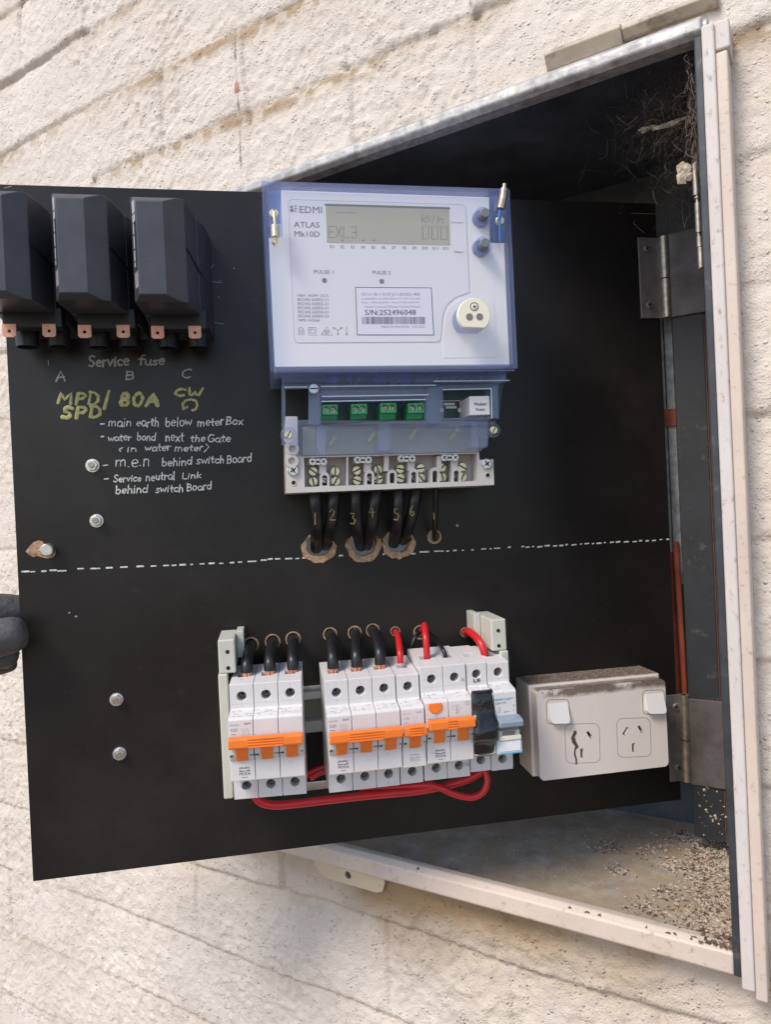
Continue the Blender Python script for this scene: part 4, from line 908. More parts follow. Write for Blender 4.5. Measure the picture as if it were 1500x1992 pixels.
for x_, yt, yb in ((335, 660, 742), (597, 648, 735), (730, 645, 728), (856, 640, 726), (980, 632, 722), (1105, 632, 720)):
    # arch-topped post with a dark keyhole
    q = [(x_ - 27, yb), (x_ - 27, yt + 22)] + [(x_ - 27 * math.cos(R(a_)), yt + 22 - 27 * math.sin(R(a_))) for a_ in range(20, 180, 20)] + [(x_ + 27, yt + 22), (x_ + 27, yb)]
    qi = [(x_ - 15, yb - 8), (x_ - 15, yt + 28)] + [(x_ - 15 * math.cos(R(a_)), yt + 28 - 15 * math.sin(R(a_))) for a_ in range(20, 180, 20)] + [(x_ + 15, yt + 28), (x_ + 15, yb - 8)]
    MB().plate(q3(q, 0.049), [q3(qi, 0.049)], 0.0332, 0.0490).build('terminal_post', M_base, tbk)
for x_, y_ in ((333, 702), (597, 692), (853, 684), (1105, 676)):
    a_ = at(*c3(x_, y_), 0.040); slot_screw(tbk, a_[0], a_[1], 0.0380, 0.0024, M_zinc, name='terminal_screw')
for x_, y_ in ((268, 650), (268, 710), (397, 650), (400, 708), (523, 645), (525, 703), (648, 640), (650, 697), (777, 636), (779, 690), (897, 633), (900, 690), (1021, 628), (1024, 685), (1140, 625), (1142, 683)):
    a_ = at(*c3(x_, y_), 0.038); slot_screw(tbk, a_[0], a_[1], 0.0335, 0.0040, M_brass, name='terminal_screw', h=0.004)
for k, (x_, y_) in enumerate(((295, 596), (557, 586), (812, 578), (1064, 572))):
    q = q3([(x_ - 52, y_ - 18), (x_ + 52, y_ - 20), (x_ + 52, y_ + 14), (x_ - 52, y_ + 16)], 0.0475)
    lk = MB().plate(q, [q3([(x_ - 14, y_ - 7), (x_ - 14, y_ + 6), (x_ + 14, y_ + 5), (x_ + 14, y_ - 8)], 0.0475)], 0.044, 0.0475).build('metal_link', M_zinc, tbk, bevel=0.0003)
    q = q3([(x_ + 8, y_ + 14), (x_ + 50, y_ + 13), (x_ + 50, y_ + 70), (x_ + 8, y_ + 70)], 0.0455)
    MB().prism(q, 0.034, 0.0455).build('link_post', M_base, tbk, bevel=0.0003)
    for dx_ in (-32, 32):
        a_ = at(*c3(x_ + dx_, y_ - 2), 0.0476); slot_screw(lk, a_[0], a_[1], 0.0476, 0.0030, M_zinc, cross=True, name='link_screw', h=0.0016)
for x_, y_ in ((150, 645), (1280, 607)):
    a_ = at(*c3(x_, y_), zt_); slot_screw(tbk, a_[0], a_[1], zt_, 0.0043, M_zinc, 0.6, cross=True, name='mounting_screw', h=0.0022)
hl = MB()
for x_, y_ in ((153, 717), (1287, 673)):
    a_ = at(*c3(x_, y_), zt_); hl.cyl(a_[0], a_[1], zt_ - 0.004, zt_ + 0.0002, 0.0016, 16)
hl.build('lug_hole', M_dark, tbk)
hr = MB()
for x_, y_ in ((153, 717), (1287, 673)):
    a_ = at(*c3(x_, y_), zt_); hr.washer(a_[0], a_[1], zt_ - 0.001, zt_ + 0.0004, 0.0016, 0.0023)
hr.build('lug_bush', M_brass, tbk)
for (xa, ya) in ((145, 520), (142, 590)):
    a_ = at(*c3(xa, ya), 0.051); MB().washer(a_[0], a_[1], 0.049, 0.0525, 0.0026, 0.0050).build('fixing_eye', M_base, tbk, smooth=True)
yb_ = MB()
for x_, y_ in ((385, 470), (610, 450), (850, 440), (1090, 435)): yb_.tube([a3(*c3(x_ - 22, y_ + 30), 0.044), a3(*c3(x_ + 22, y_ - 28), 0.044)], 0.0019, 8)
yb_.build('yellow_lead', M_yel, tbk, smooth=True)

# cables out of the terminal block
MC = [('1', [(613, 950, .030), (614, 985, .032), (616, 1020, .024), (616, 1048, .006), (615, 1066, -.02)], 'black meter cable numbered 1 in yellow', (617, 1010)),
      ('2', [(650, 950, .030), (648, 985, .032), (643, 1020, .023), (637, 1045, .006), (632, 1060, -.02)], 'black meter cable numbered 2 in yellow', (647, 1002)),
      ('3', [(692, 948, .030), (692, 985, .031), (694, 1020, .023), (698, 1045, .006), (702, 1062, -.02)], 'black meter cable numbered 3 in yellow', (688, 1010)),
      ('4', [(733, 948, .030), (728, 985, .032), (723, 1020, .023), (718, 1045, .006), (714, 1060, -.02)], 'black meter cable numbered 4 in yellow', (724, 996)),
      ('5', [(775, 946, .030), (775, 985, .032), (773, 1015, .023), (769, 1040, .006), (766, 1056, -.02)], 'black meter cable numbered 5 in yellow', (773, 1002)),
      ('6', [(810, 946, .030), (806, 980, .032), (799, 1010, .023), (790, 1036, .006), (784, 1050, -.02)], 'black meter cable numbered 6 in yellow', (803, 994))]
for dgt, pts, lb, (u_, v_) in MC:
    t = thing('meter_cable', lb, 'cable', PANEL, a3(pts[1][0], pts[1][1], 0), 'thick black cables below the meter')
    MB().tube([a3(*p_) for p_ in pts], 0.0051, 16).build('sheath', M_cable, t, smooth=True)
    nb = MB(1.0); nn = 0.0315
    A = at(u_ - 6, v_ + 10, nn + 0.0051)
    G_ = G[dgt]
    for s_ in G_[1]:
        nb.stroke([(A[0] + q[0] * 0.0075 / 1.0, A[1] + q[1] * 0.0088) for q in s_], 0.0011, nn + 0.0046, 0.6)
    nb.build('yellow_number', M_yel2, t, smooth=True)
t = thing('meter_cable', 'thin black cable from the meter into the smallest round hole', 'cable', PANEL, a3(848, 990, 0), 'thick black cables below the meter')
MB().tube([a3(848, 945, .030), a3(848, 985, .026), a3(846, 1020, .016), a3(845, 1040, .003), a3(845, 1048, -.02)], 0.0022, 12).build('sheath', M_cable, t, smooth=True)
nb = MB(); A = at(844, 1010, 0.025); [nb.stroke([(A[0] + q[0] * 0.003, A[1] + q[1] * 0.009) for q in s_], 0.0008, 0.0245, 0.6) for s_ in G['1'][1]]; nb.build('yellow_number', M_yel, t, smooth=True)

# ================================================================ BREAKER CHASSIS (rail, end brackets)
cha = thing('breaker_rail', 'cream plastic rail with upright end brackets carrying the row of breakers', 'rail', PANEL, (0.26, 0.07, 0))
MB().box(0.156, 0.372, 0.1265, 0.1322, 0.0, 0.022).build('rail_bar', M_rail, cha, bevel=0.0006)
MB().box(0.156, 0.372, 0.1092, 0.1264, 0.0, 0.012).build('rail_web', M_olive, cha)
MB().box(0.156, 0.372, 0.1000, 0.1091, 0.0, 0.022).build('rail_bar', M_rail, cha, bevel=0.0010)
MB().box(0.160, 0.372, 0.0545, 0.0612, 0.004, 0.022).build('busbar', M_zinc, cha, bevel=0.0006)
for sgn, xo in ((1, 0.1500), (-1, 0.3745)):
    X_ = lambda d: xo + sgn * d
    def bx(mb, d0, d1, y0, y1, z0, z1): mb.box(min(X_(d0), X_(d1)), max(X_(d0), X_(d1)), y0, y1, z0, z1)
    b1 = MB(); bx(b1, 0.0008, 0.0132, 0.1585, 0.1835, 0.004, 0.049); bk = b1.build('end_bracket', M_rail, cha, bevel=0.0012, seg=3)
    b2 = MB(); bx(b2, 0.0, 0.0070, 0.0660, 0.1584, 0.0, 0.050); b2.build('bracket_wall', M_rail, bk, bevel=0.0012, seg=3)
    b3 = MB(); bx(b3, 0.0134, 0.0190, 0.1640, 0.1850, 0.0, 0.022); b3.build('bracket_foot', M_rail, bk, bevel=0.0008)
    h_ = MB()
    for yy in (0.1745, 0.1625): h_.cyl(X_(0.0075), yy, 0.0485, 0.0492, 0.0015, 14)
    h_.build('bracket_hole', M_dark, bk)

# ================================================================ BREAKERS
def breaker(label, x0, wpole, n, ys, zsh=0.066, znose=0.080, yaw=0.0, name='circuit_breaker', group=None, toggles=True, bar=True, extra=None):
    yb, ynb, ynt, yst, ysh, ybk = ys
    W_ = wpole * n
    t = thing(name, label, 'circuit breaker', PANEL, (x0 + W_ / 2, (yb + ysh) / 2, zsh), group, yaw)
    prof = [(yb + 0.001, 0.020), (yb, zsh), (ynb, zsh), (ynb + 0.0004, znose), (ynt - 0.0010, znose), (ynt + 0.0006, znose - 0.0012), (yst, zsh + 0.0004), (yst + 0.0010, zsh), (ysh, zsh), (ybk, 0.020)]
    ytc = lerp(yst, ysh, 0.52); ybc = lerp(yb, ynb, 0.52)
    hy0 = lerp(ynb, ynt, 0.335); hy1 = lerp(ynb, ynt, 0.60)
    for k in range(n):
        xa = x0 + k * wpole + 0.00018; xb = xa + wpole - 0.00036; xc = (xa + xb) / 2
        po = MB().prismx(prof, xa, xb).build('pole', M_mcb, t, bevel=0.00045)
        cc = MB().cyl(xc, ytc, zsh - 0.011, zsh + 0.004, 0.0034, 24).cyl(xc + 0.0005, ybc, zsh - 0.011, zsh + 0.004, 0.0034, 24)
        cc.box(xc - 0.0040, xc + 0.0040, ysh - 0.006, ybk + 0.01, 0.040, 0.0495)
        cut(po, cc)
        slot_screw(po, xc, ytc, zsh - 0.0092, 0.0032, M_steel, name='terminal_screw', cross=True)
        slot_screw(po, xc + 0.0005, ybc, zsh - 0.0092, 0.0032, M_steel, name='terminal_screw', cross=False)
        gl = MB().stroke([(xc, ytc - 0.0036), (xc, yst + 0.002)], 0.00022, zsh).stroke([(xc, ytc + 0.0034), (xc, ysh - 0.0012)], 0.00022, zsh).stroke([(xa + 0.001, lerp(yst, ysh, 0.22)), (xb - 0.001, lerp(yst, ysh, 0.22))], 0.00022, zsh).stroke([(xc + 0.0005, ybc - 0.0034), (xc + 0.0005, yb + 0.0008)], 0.00022, zsh)
        gl.box(xc - 0.0012, xc + 0.0012, ysh - 0.0003, ysh + 0.0009, 0.0555, 0.0565)
        gl.build('moulded_line', M_pale, po)
    for k in range(n):
        sm_ = MB(); xa = x0 + k * wpole
        for i in range(26):
            xx = xa + random.uniform(0.001, wpole - 0.001); f = random.random(); yy = lerp(ynt + 0.0008, yst - 0.0002, f); zz = lerp(znose - 0.0012, zsh + 0.0006, (yy - ynt - 0.0006) / (yst - ynt - 0.0006)); s_ = random.uniform(0.0002, 0.0009)
            dz = -(znose - zsh) / (yst - ynt)
            sm_.add([(xx + s_ * math.cos(q) * 1.6, yy + 0.10 * s_ * math.sin(q), zz + 0.00012 + dz * 0.10 * s_ * math.sin(q)) for q in (0, 1.2, 2.2, 3.3, 4.3, 5.4)], [(0, 1, 2, 3, 4, 5)])
        o_ = sm_.build('dust_smudge', M_smudge, t); o_['kind'] = 'stuff'
    if toggles:
        # pale drum round the toggles
        dr = MB()
        for k in range(n):
            xa = x0 + k * wpole + 0.0003; xb = xa + wpole - 0.0006
            dr.prismx([(hy0, znose - 0.001), (hy0 + 0.0008, znose + 0.0012), ((hy0 + hy1) / 2, znose + 0.0034), (hy1, znose + 0.0036), (hy1 + 0.001, znose - 0.001)], xa, xb)
        dr.build('handle_surround', M_mcbw, t, bevel=0.0005)
        for k in range(n):
            xc = x0 + (k + 0.5) * wpole + 0.0002
            MB().prismx([(hy0 + 0.0004, znose), (hy0 + 0.0002, znose + 0.0018), ((hy0 + hy1) / 2, znose + 0.0046), (hy1 + 0.001, znose + 0.0054), (hy1 + 0.0015, znose)], xc - 0.0041, xc + 0.0041).build('toggle', M_orange, t, bevel=0.0006)
        mk = MB()
        for k in range(n + 1):
            xc = x0 + k * wpole
            a0, a1 = (-0.0032, 0.0032) if 0 < k < n else ((0.0005, 0.0028) if k == 0 else (-0.0024, -0.0008))
            yq = (hy0 + hy1) / 2 - 0.0014; zq = znose + 0.0029
            mk.box(xc + a0, xc + a1, yq - 0.00025, yq + 0.00025, zq - 0.002, zq + 0.0003)
            if a1 > 0: mk.box(xc + a1 - 0.0018, xc + a1 - 0.0002, yq - 0.0006, yq + 0.0006, zq - 0.002, zq + 0.0004)
        mk.build('toggle_mark', M_ink2, t)
    if bar:
        yb0, yb1 = hy1 - 0.0010, hy1 + 0.0068
        br = MB().prismx([(yb0, znose + 0.0040), (yb0 - 0.0002, znose + 0.0078), (yb0 + 0.0012, znose + 0.0098), (yb1 - 0.0010, znose + 0.0096), (yb1, znose + 0.0078), (yb1, znose + 0.0040)], x0 + 0.0006, x0 + W_ - 0.0004).build('handle_bar', M_orange, t, bevel=0.0007, seg=3)
        gr = MB()
        g0, g1 = (0.27, 0.73) if n == 3 else ((0.24, 0.80) if n == 1 else (0.40, 0.60))
        for f in (0.18, 0.42, 0.66, 0.9): gr.box(x0 + W_ * g0, x0 + W_ * g1, lerp(yb0, yb1, f) - 0.0006, lerp(yb0, yb1, f) + 0.0002, znose + 0.0085, znose + 0.0102)
        gr.build('grip_rib', M_orange, br, bevel=0.0002)
    return t, dict(hy0=hy0, hy1=hy1, x0=x0, x1=x0 + W_, ynt=ynt, ynb=ynb, zn=znose, zs=zsh, ytc=ytc, ybc=ybc)
def mod_print(t, g, x, w_, rating, lines=3, y_off=0.0, small=True, faint=False):
    z = g['zn'] + 0.00008; yt = g['ynt']
    p = MB()
    if small:
        p.text('NHP 0023', (x + 0.0012, yt - 0.0046), (x + 0.0075, yt - 0.0046), 0.0009, z); p.text('6kA', (x + 0.0112, yt - 0.0044), (x + 0.0158, yt - 0.0043), 0.0017, z, 0.01)
        p.text(rating, (x + 0.0016, yt - 0.0086), (x + 0.0062, yt - 0.0085), 0.0021, z, 0.008)
        p.box(x + 0.0018, x + 0.0052, yt - 0.0108, yt - 0.0104, z - 0.001, z); p.box(x + 0.0018, x + 0.0036, yt - 0.0126, yt - 0.0122, z - 0.001, z)
        for k in range(lines):
            xx = x + 0.0095 + k * 0.0018
            p.stroke([(xx, yt - 0.0068), (xx + 0.0006, yt - 0.0088)], 0.00028, z - 0.00003); p.stroke([(xx + 0.0006, yt - 0.0088), (xx + 0.0005, yt - 0.0128)], 0.00020, z - 0.00003)
    # stacked logo block below the handle
    lx = x + (0.0062 if not faint else 0.0050); ly = g['ynb'] + 0.0042; lw = 0.0075
    for k in range(7): p.box(lx + k * lw / 7, lx + k * lw / 7 + lw * 0.10, ly + 0.0046, ly + 0.0046 + 0.0015 * (0.7 + 0.3 * ((k * 5) % 3) / 2), z - 0.001, z)
    p.prism([(lx, ly + 0.0040), (lx + lw * 0.5, ly + 0.0031), (lx + lw, ly + 0.0040), (lx + lw, ly + 0.0027), (lx, ly + 0.0027)], z - 0.001, z)
    p.text('MOD6', (lx, ly + 0.0002), (lx + lw, ly + 0.0002), 0.0021, z, 0.02)
    p.box(lx + 0.0018, lx + 0.0056, ly - 0.0016, ly - 0.0012, z - 0.001, z)
    p.build('printed_text', M_pale if faint else M_ink, t)
Y1 = (0.0705, 0.0885, 0.1325, 0.1352, 0.1535, 0.1575)
Y2 = (0.0683, 0.0862, 0.1290, 0.1316, 0.1507, 0.1550)
Y3 = (0.0686, 0.0855, 0.1292, 0.1320, 0.1500, 0.1550)
Y4 = (0.0695, 0.0866, 0.1322, 0.1350, 0.1550, 0.1600)
Y5 = (0.0718, 0.0885, 0.1340, 0.1368, 0.1545, 0.1590)
Y6 = (0.0710, 0.0874, 0.1352, 0.1380, 0.1535, 0.1580)
GB = 'circuit breakers on the rail'
t1, g1 = breaker('three pole circuit breaker standing alone at the left of the rail', 0.1582, 0.0174, 3, Y1, yaw=R(-4), group=GB)
mod_print(t1, g1, 0.1582, 0.0174, 'C63')
t2, g2 = breaker('three pole circuit breaker right of the gap, joined by a long orange bar', 0.2265, 0.0178, 3, Y2, group=GB)
mod_print(t2, g2, 0.2265, 0.0178, 'C63')
t3, g3 = breaker('single pole circuit breaker with a short orange toggle and one red wire', 0.2803, 0.0175, 1, Y3, group=GB)
mod_print(t3, g3, 0.2803, 0.0175, 'C40', 2, faint=True)
t4, g4 = breaker('two pole safety switch with a half round orange test button', 0.2984, 0.0178, 2, Y4, group=GB, zsh=0.067)
mod_print(t4, g4, 0.2984, 0.0178, 'x', small=False)
# test button, symbols and letters N on the safety switch
zc = g4['zn']; bx0 = 0.2984 + 0.0075; byt = 0.1322 - 0.0012
tb = [(bx0 - 0.0048, byt)] + [(bx0 + 0.0052 * math.cos(R(a_)), byt - 0.0028 + 0.0046 * math.sin(R(a_))) for a_ in range(180, 361, 15)] + [(bx0 + 0.0048, byt)]
MB().prism(tb, zc - 0.002, zc + 0.0011).build('test_button', M_orange, t4, bevel=0.0005)
pp = MB(); z_ = zc + 0.00008
pp.text('N', (0.2984 + 0.0318, g4['ytc'] - 0.0040), (0.2984 + 0.0340, g4['ytc'] - 0.0040), 0.0032, 0.067 + 0.00008); pp.text('N', (0.2984 + 0.0318, g4['ybc'] - 0.0014), (0.2984 + 0.0346, g4['ybc'] - 0.0012), 0.0034, 0.067 + 0.00008)
pp.text('test', (bx0 - 0.0012, byt - 0.0100), (bx0 + 0.0018, byt - 0.0100), 0.0009, z_); pp.text('Id=30mA 240V C20 6kA', (bx0 - 0.0058, byt - 0.0120), (bx0 + 0.0070, byt - 0.0118), 0.0010, z_)
for pl_ in ([(0.0205, .0046), (0.0205, .0072)], [(0.0222, .0040), (0.0245, .0064)], [(0.0240, .0036), (0.0240, .0112)], [(0.0225, .0076), (0.0262, .0076)], [(0.0255, .0046), (0.0270, .0072)], [(0.0228, .0094), (0.0262, .0094)], [(0.0310, .0022), (0.0334, .0022), (0.0334, .0048), (0.0310, .0048), (0.0310, .0022)], [(0.0316, .0035), (0.0328, .0035)]):
    q = [(0.2984 + a_, 0.1322 - b_) for a_, b_ in pl_]
    for a_, b_ in zip(q, q[1:]): pp.stroke([a_, b_], 0.00026, z_ - 0.00004)
pp.build('printed_text', M_ink, t4)
# breaker wrapped in black tape
t5, g5 = breaker('narrow breaker with its front wrapped in glossy black electrical tape', 0.3345, 0.0165, 1, Y5, group=GB, toggles=False, bar=False)
trow = [(968, 735, 1138, 712, .0700), (962, 718, 1140, 693, .0760), (958, 765, 1145, 738, .0812), (962, 835, 1156, 805, .0822), (970, 920, 1166, 890, .0826), (978, 960, 1172, 925, .0845), (985, 1010, 1182, 975, .0880), (990, 1080, 1190, 1048, .0905), (988, 1140, 1198, 1115, .0905), (985, 1172, 1197, 1152, .0885), (980, 1182, 1172, 1166, .0830), (980, 1230, 1168, 1214, .0818), (984, 1292, 1166, 1276, .0812), (988, 1296, 1160, 1282, .0700)]
tp_ = MB(); K = 9; vs = []; fs = []
for i, (ua, va, ub, vb, z_) in enumerate(trow):
    A = at(*c5(ua, va), z_); B_ = at(*c5(ub, vb), z_)
    for k in range(K):
        f = k / (K - 1); e_ = abs(f - 0.5) * 2
        vs.append((lerp(A[0], B_[0], f), lerp(A[1], B_[1], f) + 0.0003 * math.sin(f * 5 + i * 1.3), z_ - 0.0016 * e_ ** 5 + 0.0002 * math.sin(i * 1.7 + f * 5.0) + (0.0016 * (f - 0.4) if 5 < i < 10 else 0)))
for i in range(len(trow) - 1):
    for k in range(K - 1): fs.append((i * K + k, (i + 1) * K + k, (i + 1) * K + k + 1, i * K + k + 1))
tp_.add(vs, fs)
to = tp_.build('black_tape', M_tape, t5, smooth=True)
md = to.modifiers.new('s', 'SOLIDIFY'); md.thickness = 0.0014; md.offset = -1
md = to.modifiers.new('ss', 'SUBSURF'); md.levels = 2; md.render_levels = 2
for p_ in to.data.polygons: p_.use_smooth = True
tw = MB(); tw.text('L8', (0.3400, 0.1398), (0.3448, 0.1402), 0.0028, 0.0666, 0.02); tw.build('pen_writing', M_ink2, t5)
# main switch at the end of the row
t6, g6 = breaker('white main switch with a grey toggle and clear blue label holder', 0.3512, 0.0174, 1, Y6, group=GB, toggles=False, bar=False)
zc = g6['zn']; x0 = 0.3512; x1 = 0.3686
MB().prismx([(0.1105, zc), (0.1100, zc + 0.0075), (0.1110, zc + 0.0100), (0.1150, zc + 0.0105), (0.1162, zc + 0.0085), (0.1175, zc)], x0 + 0.0002, x1 + 0.0012).build('toggle', M_gtog, t6, bevel=0.0009, seg=3)
MB().prismx([(0.0985, zc - 0.001), (0.0985, zc + 0.0034), (0.1070, zc + 0.0050), (0.1082, zc - 0.001)], x0 + 0.0006, x1 - 0.0002).build('handle_surround', M_mcbw, t6, bevel=0.0005)
MB().prismx([(0.1030, zc), (0.1030, zc + 0.0050), (0.1068, zc + 0.0056), (0.1068, zc)], x0 + 0.0036, x1 - 0.0042).build('status_window', M_flag, t6, bevel=0.0003)
yh0 = at(*c5(1180, 1280), 0.0862)[1]; yh1 = at(*c5(1200, 1158), 0.0862)[1]
MB().box(x0 + 0.0004, x1 + 0.0002, yh1 + 0.0002, yh1 + 0.0034, zc - 0.001, zc + 0.0062).build('label_ledge', M_port, t6, bevel=0.0004)
lh = MB().box(x0 - 0.0006, x1 + 0.0010, yh0, yh1, zc - 0.001, zc + 0.0050).build('label_holder', M_cyan, t6, bevel=0.0006)
MB().box(x0 - 0.0002, x1 + 0.0006, yh0 + 0.0003, yh0 + 0.0011, zc + 0.0051, zc + 0.0056).build('holder_edge', M_blue, lh)
MB().box(x0 + 0.0010, x1 - 0.0004, yh0 + 0.0022, yh1 - 0.0008, zc + 0.0051, zc + 0.0054).build('label_card', M_paper, lh)
pb = MB(); z_ = zc + 0.0001
pb.box(x0 + 0.0004, x0 + 0.0066, 0.1284, 0.1298, zc - 0.001, z_); pb.text('hager', (x0 + 0.0072, 0.1284), (x0 + 0.0150, 0.1288), 0.0019, z_, 0.015); pb.build('printed_text', M_blue, t6)
pb = MB(); pb.text('SBN190', (x0 + 0.0008, 0.1254), (x0 + 0.0092, 0.1256), 0.0017, z_)
for pl_ in ([(0.0030, 0.1238), (0.0030, 0.1190)], [(0.0042, 0.1238), (0.0042, 0.1190)], [(0.0070, 0.1192), (0.0082, 0.1204), (0.0094, 0.1192), (0.0070, 0.1192)], [(0.0096, 0.1198), (0.0118, 0.1196)], [(0.0150, 0.1242), (0.0150, 0.1225)], [(0.0150, 0.1214), (0.0150, 0.1194)], [(0.0144, 0.1242), (0.0156, 0.1242)]):
    q = [(x0 + a_, b_) for a_, b_ in pl_]
    for a_, b_ in zip(q, q[1:]): pb.stroke([a_, b_], 0.00028, z_ - 0.00004)
pb.build('printed_text', M_ink, t6)

# ---------------------------------------------------------------- cables into the breakers
def bcable(hole, end, label, r=0.0045, m=None, bulge=0.030, rise=0.004, group='black cables into the breakers', copper=True, mid=None):
    hx, hy = hole
    t = thing('breaker_cable', label, 'cable', PANEL, (hx, hy, 0), group)
    ex_, ey_, en = end
    pts = [(hx, hy - 0.001, -0.02), (hx, hy - 0.0006, 0.004), (lerp(hx, ex_, 0.25), hy - 0.001, bulge * 0.62), (lerp(hx, ex_, 0.65), lerp(hy, ey_, 0.30) , bulge * 1.10), (lerp(hx, ex_, 0.95), lerp(hy, ey_, 0.62), en * 0.97), (ex_, ey_ - 0.0016, en)]
    if mid: pts = mid
    MB().tube(pts, r, 16).build('sheath', m or M_cable, t, smooth=True)
    if copper:
        c_ = MB()
        for k in range(7):
            a_ = k * 1.047; rr = r * 0.55 if k else 0
            c_.tube([(ex_ + rr * math.cos(a_), ey_ + 0.001, en + rr * math.sin(a_)), (ex_ + rr * math.cos(a_), ey_ - 0.008, en + rr * math.sin(a_))], r * 0.30, 8, 0)
        c_.build('bare_copper', M_cuend, t, smooth=True)
ends = [(480, 1304), (525, 1300), (570, 1298), (648, 1296), (694, 1293), (740, 1288)]
labs = ['thick black cable into the first pole of the left breaker', 'thick black cable into the middle pole of the left breaker', 'thick black cable into the last pole of the left breaker',
        'thick black cable into the first pole of the breaker right of the gap', 'thick black cable into the middle pole of the breaker right of the gap', 'thick black cable beside the first red wire, breaker right of the gap']
for i, (e_, lb) in enumerate(zip(ends, labs)):
    x_, y_ = at(*e_, 0.045); bcable(small[i], (x_, y_, 0.045), lb)
x_, y_ = at(779, 1286, 0.045); bcable(small[6], (x_, y_, 0.045), 'red wire into the single pole breaker, first from the left', 0.0026, M_red, group='red wires into the breakers', copper=False)
x_, y_ = at(831.5, 1285, 0.045)
bcable(small[7], (x_, y_, 0.045), 'red wire standing up behind the safety switch, middle of three', 0.0026, M_red, group='red wires into the breakers', copper=False,
       mid=[(small[7][0] + .001, small[7][1] + 0.001, -0.02), (small[7][0] + .0012, small[7][1] + .002, 0.006), a3(826, 1216, 0.028), a3(828, 1236, 0.044), a3(830, 1262, 0.047), (x_, y_ - 0.004, 0.045)])
x_, y_ = at(945, 1273, 0.045)
bcable(small[8], (x_, y_, 0.045), 'red wire bending right into the end main switch', 0.0031, M_red, group='red wires into the breakers', copper=False,
       mid=[(small[8][0], small[8][1], -0.02), (small[8][0], small[8][1], 0.006), a3(912, 1228, 0.020), a3(928, 1241, 0.036), a3(939, 1258, 0.044), (x_, y_ - 0.004, 0.045)])
bcable(small[7], (0, 0, 0), 'thin black wire going left from the shared hole, behind the safety switch', 0.0016, M_cable, group='thin black wires behind the safety switch', copper=False,
       mid=[(small[7][0] - .002, small[7][1], -0.02), (small[7][0] - .002, small[7][1] + 0.001, 0.004), a3(809, 1238, 0.012), a3(801, 1256, 0.014), a3(796, 1275, 0.012)])
bcable(small[7], (0, 0, 0), 'thin black wire arching right into the safety switch neutral terminal', 0.0016, M_cable, group='thin black wires behind the safety switch', copper=False,
       mid=[(small[7][0] + .003, small[7][1], -0.02), (small[7][0] + .003, small[7][1] + 0.001, 0.006), a3(843, 1237, 0.022), a3(856, 1254, 0.036), a3(864, 1268, 0.044), a3(869, 1284, 0.045)])
# red links below the breakers
def low(pts): return [a3(*p_) for p_ in pts]
cable('red_link_wire', 'long red link wire sweeping under the whole row of breakers', low([(493, 1540, .034), (503, 1558, .034), (530, 1566, .034), (570, 1564, .034), (640, 1556, .032), (720, 1547, .032), (800, 1540, .032), (860, 1530, .032), (910, 1516, .034), (938, 1500, .036)]), 0.0032, M_red, group='red link wires under the breakers', cat='wire')
cable('red_link_wire', 'thinner red link wire making a loose loop below the safety switch', low([(700, 1535, .026), (770, 1532, .028), (830, 1527, .034), (855, 1532, .040), (885, 1545, .042), (918, 1551, .042), (940, 1541, .042), (948, 1522, .042), (946, 1506, .040), (940, 1494, .038)]), 0.0027, M_red, group='red link wires under the breakers', cat='wire')
cable('red_link_wire', 'red link wire crossing the gap between the two three pole breakers, upper', low([(596, 1507, .026), (615, 1498, .026), (640, 1489, .026)]), 0.0024, M_red, group='red link wires under the breakers', cat='wire')
cable('red_link_wire', 'red link wire crossing the gap between the two three pole breakers, lower', low([(603, 1514, .028), (620, 1504, .028), (642, 1497, .028)]), 0.0024, M_red, group='red link wires under the breakers', cat='wire')

# ================================================================ DOUBLE POWER OUTLET
gx0, gx1, gy0, gy1 = 0.3968, 0.5140, 0.0484, 0.1245
gpo = thing('power_outlet', 'dusty white double power outlet on a mounting block near the lower hinge', 'power outlet', PANEL, (0.455, 0.085, 0))
MB().prism([(gx0, gy0), (gx1, gy0), (gx1, gy1), (gx0, gy1)], 0.0, 0.0312).build('mounting_block', M_gpo, gpo, bevel=0.0015, seg=3)
pz = 0.0425
def px6(x, y): return at(*c6(x, y), pz)
pl_out = rrect(0.3990, 0.5122, 0.0492, 0.1222, 0.004)
sock = []
slots = []
def quad(pts): return [px6(*p_) for p_ in pts]
s_l = [quad([(430, 645), (452, 600), (465, 608), (443, 655)]), quad([(525, 602), (538, 592), (568, 632), (553, 645)]), quad([(487, 706), (507, 704), (508, 762), (489, 764)])]
s_r = [quad([(754, 612), (782, 566), (795, 574), (768, 622)]), quad([(850, 566), (863, 556), (890, 598), (877, 608)]), quad([(815, 672), (833, 670), (834, 724), (816, 726)])]
cx6 = (sum(p_[0] for p_ in pl_out) / len(pl_out), sum(p_[1] for p_ in pl_out) / len(pl_out))
pl_in = [(cx6[0] + (p_[0] - cx6[0]) * 0.985, cx6[1] + (p_[1] - cx6[1]) * 0.975) for p_ in pl_out]
MB().prism(pl_out, 0.0318, 0.0375).build('plate_edge', M_gpo, gpo)
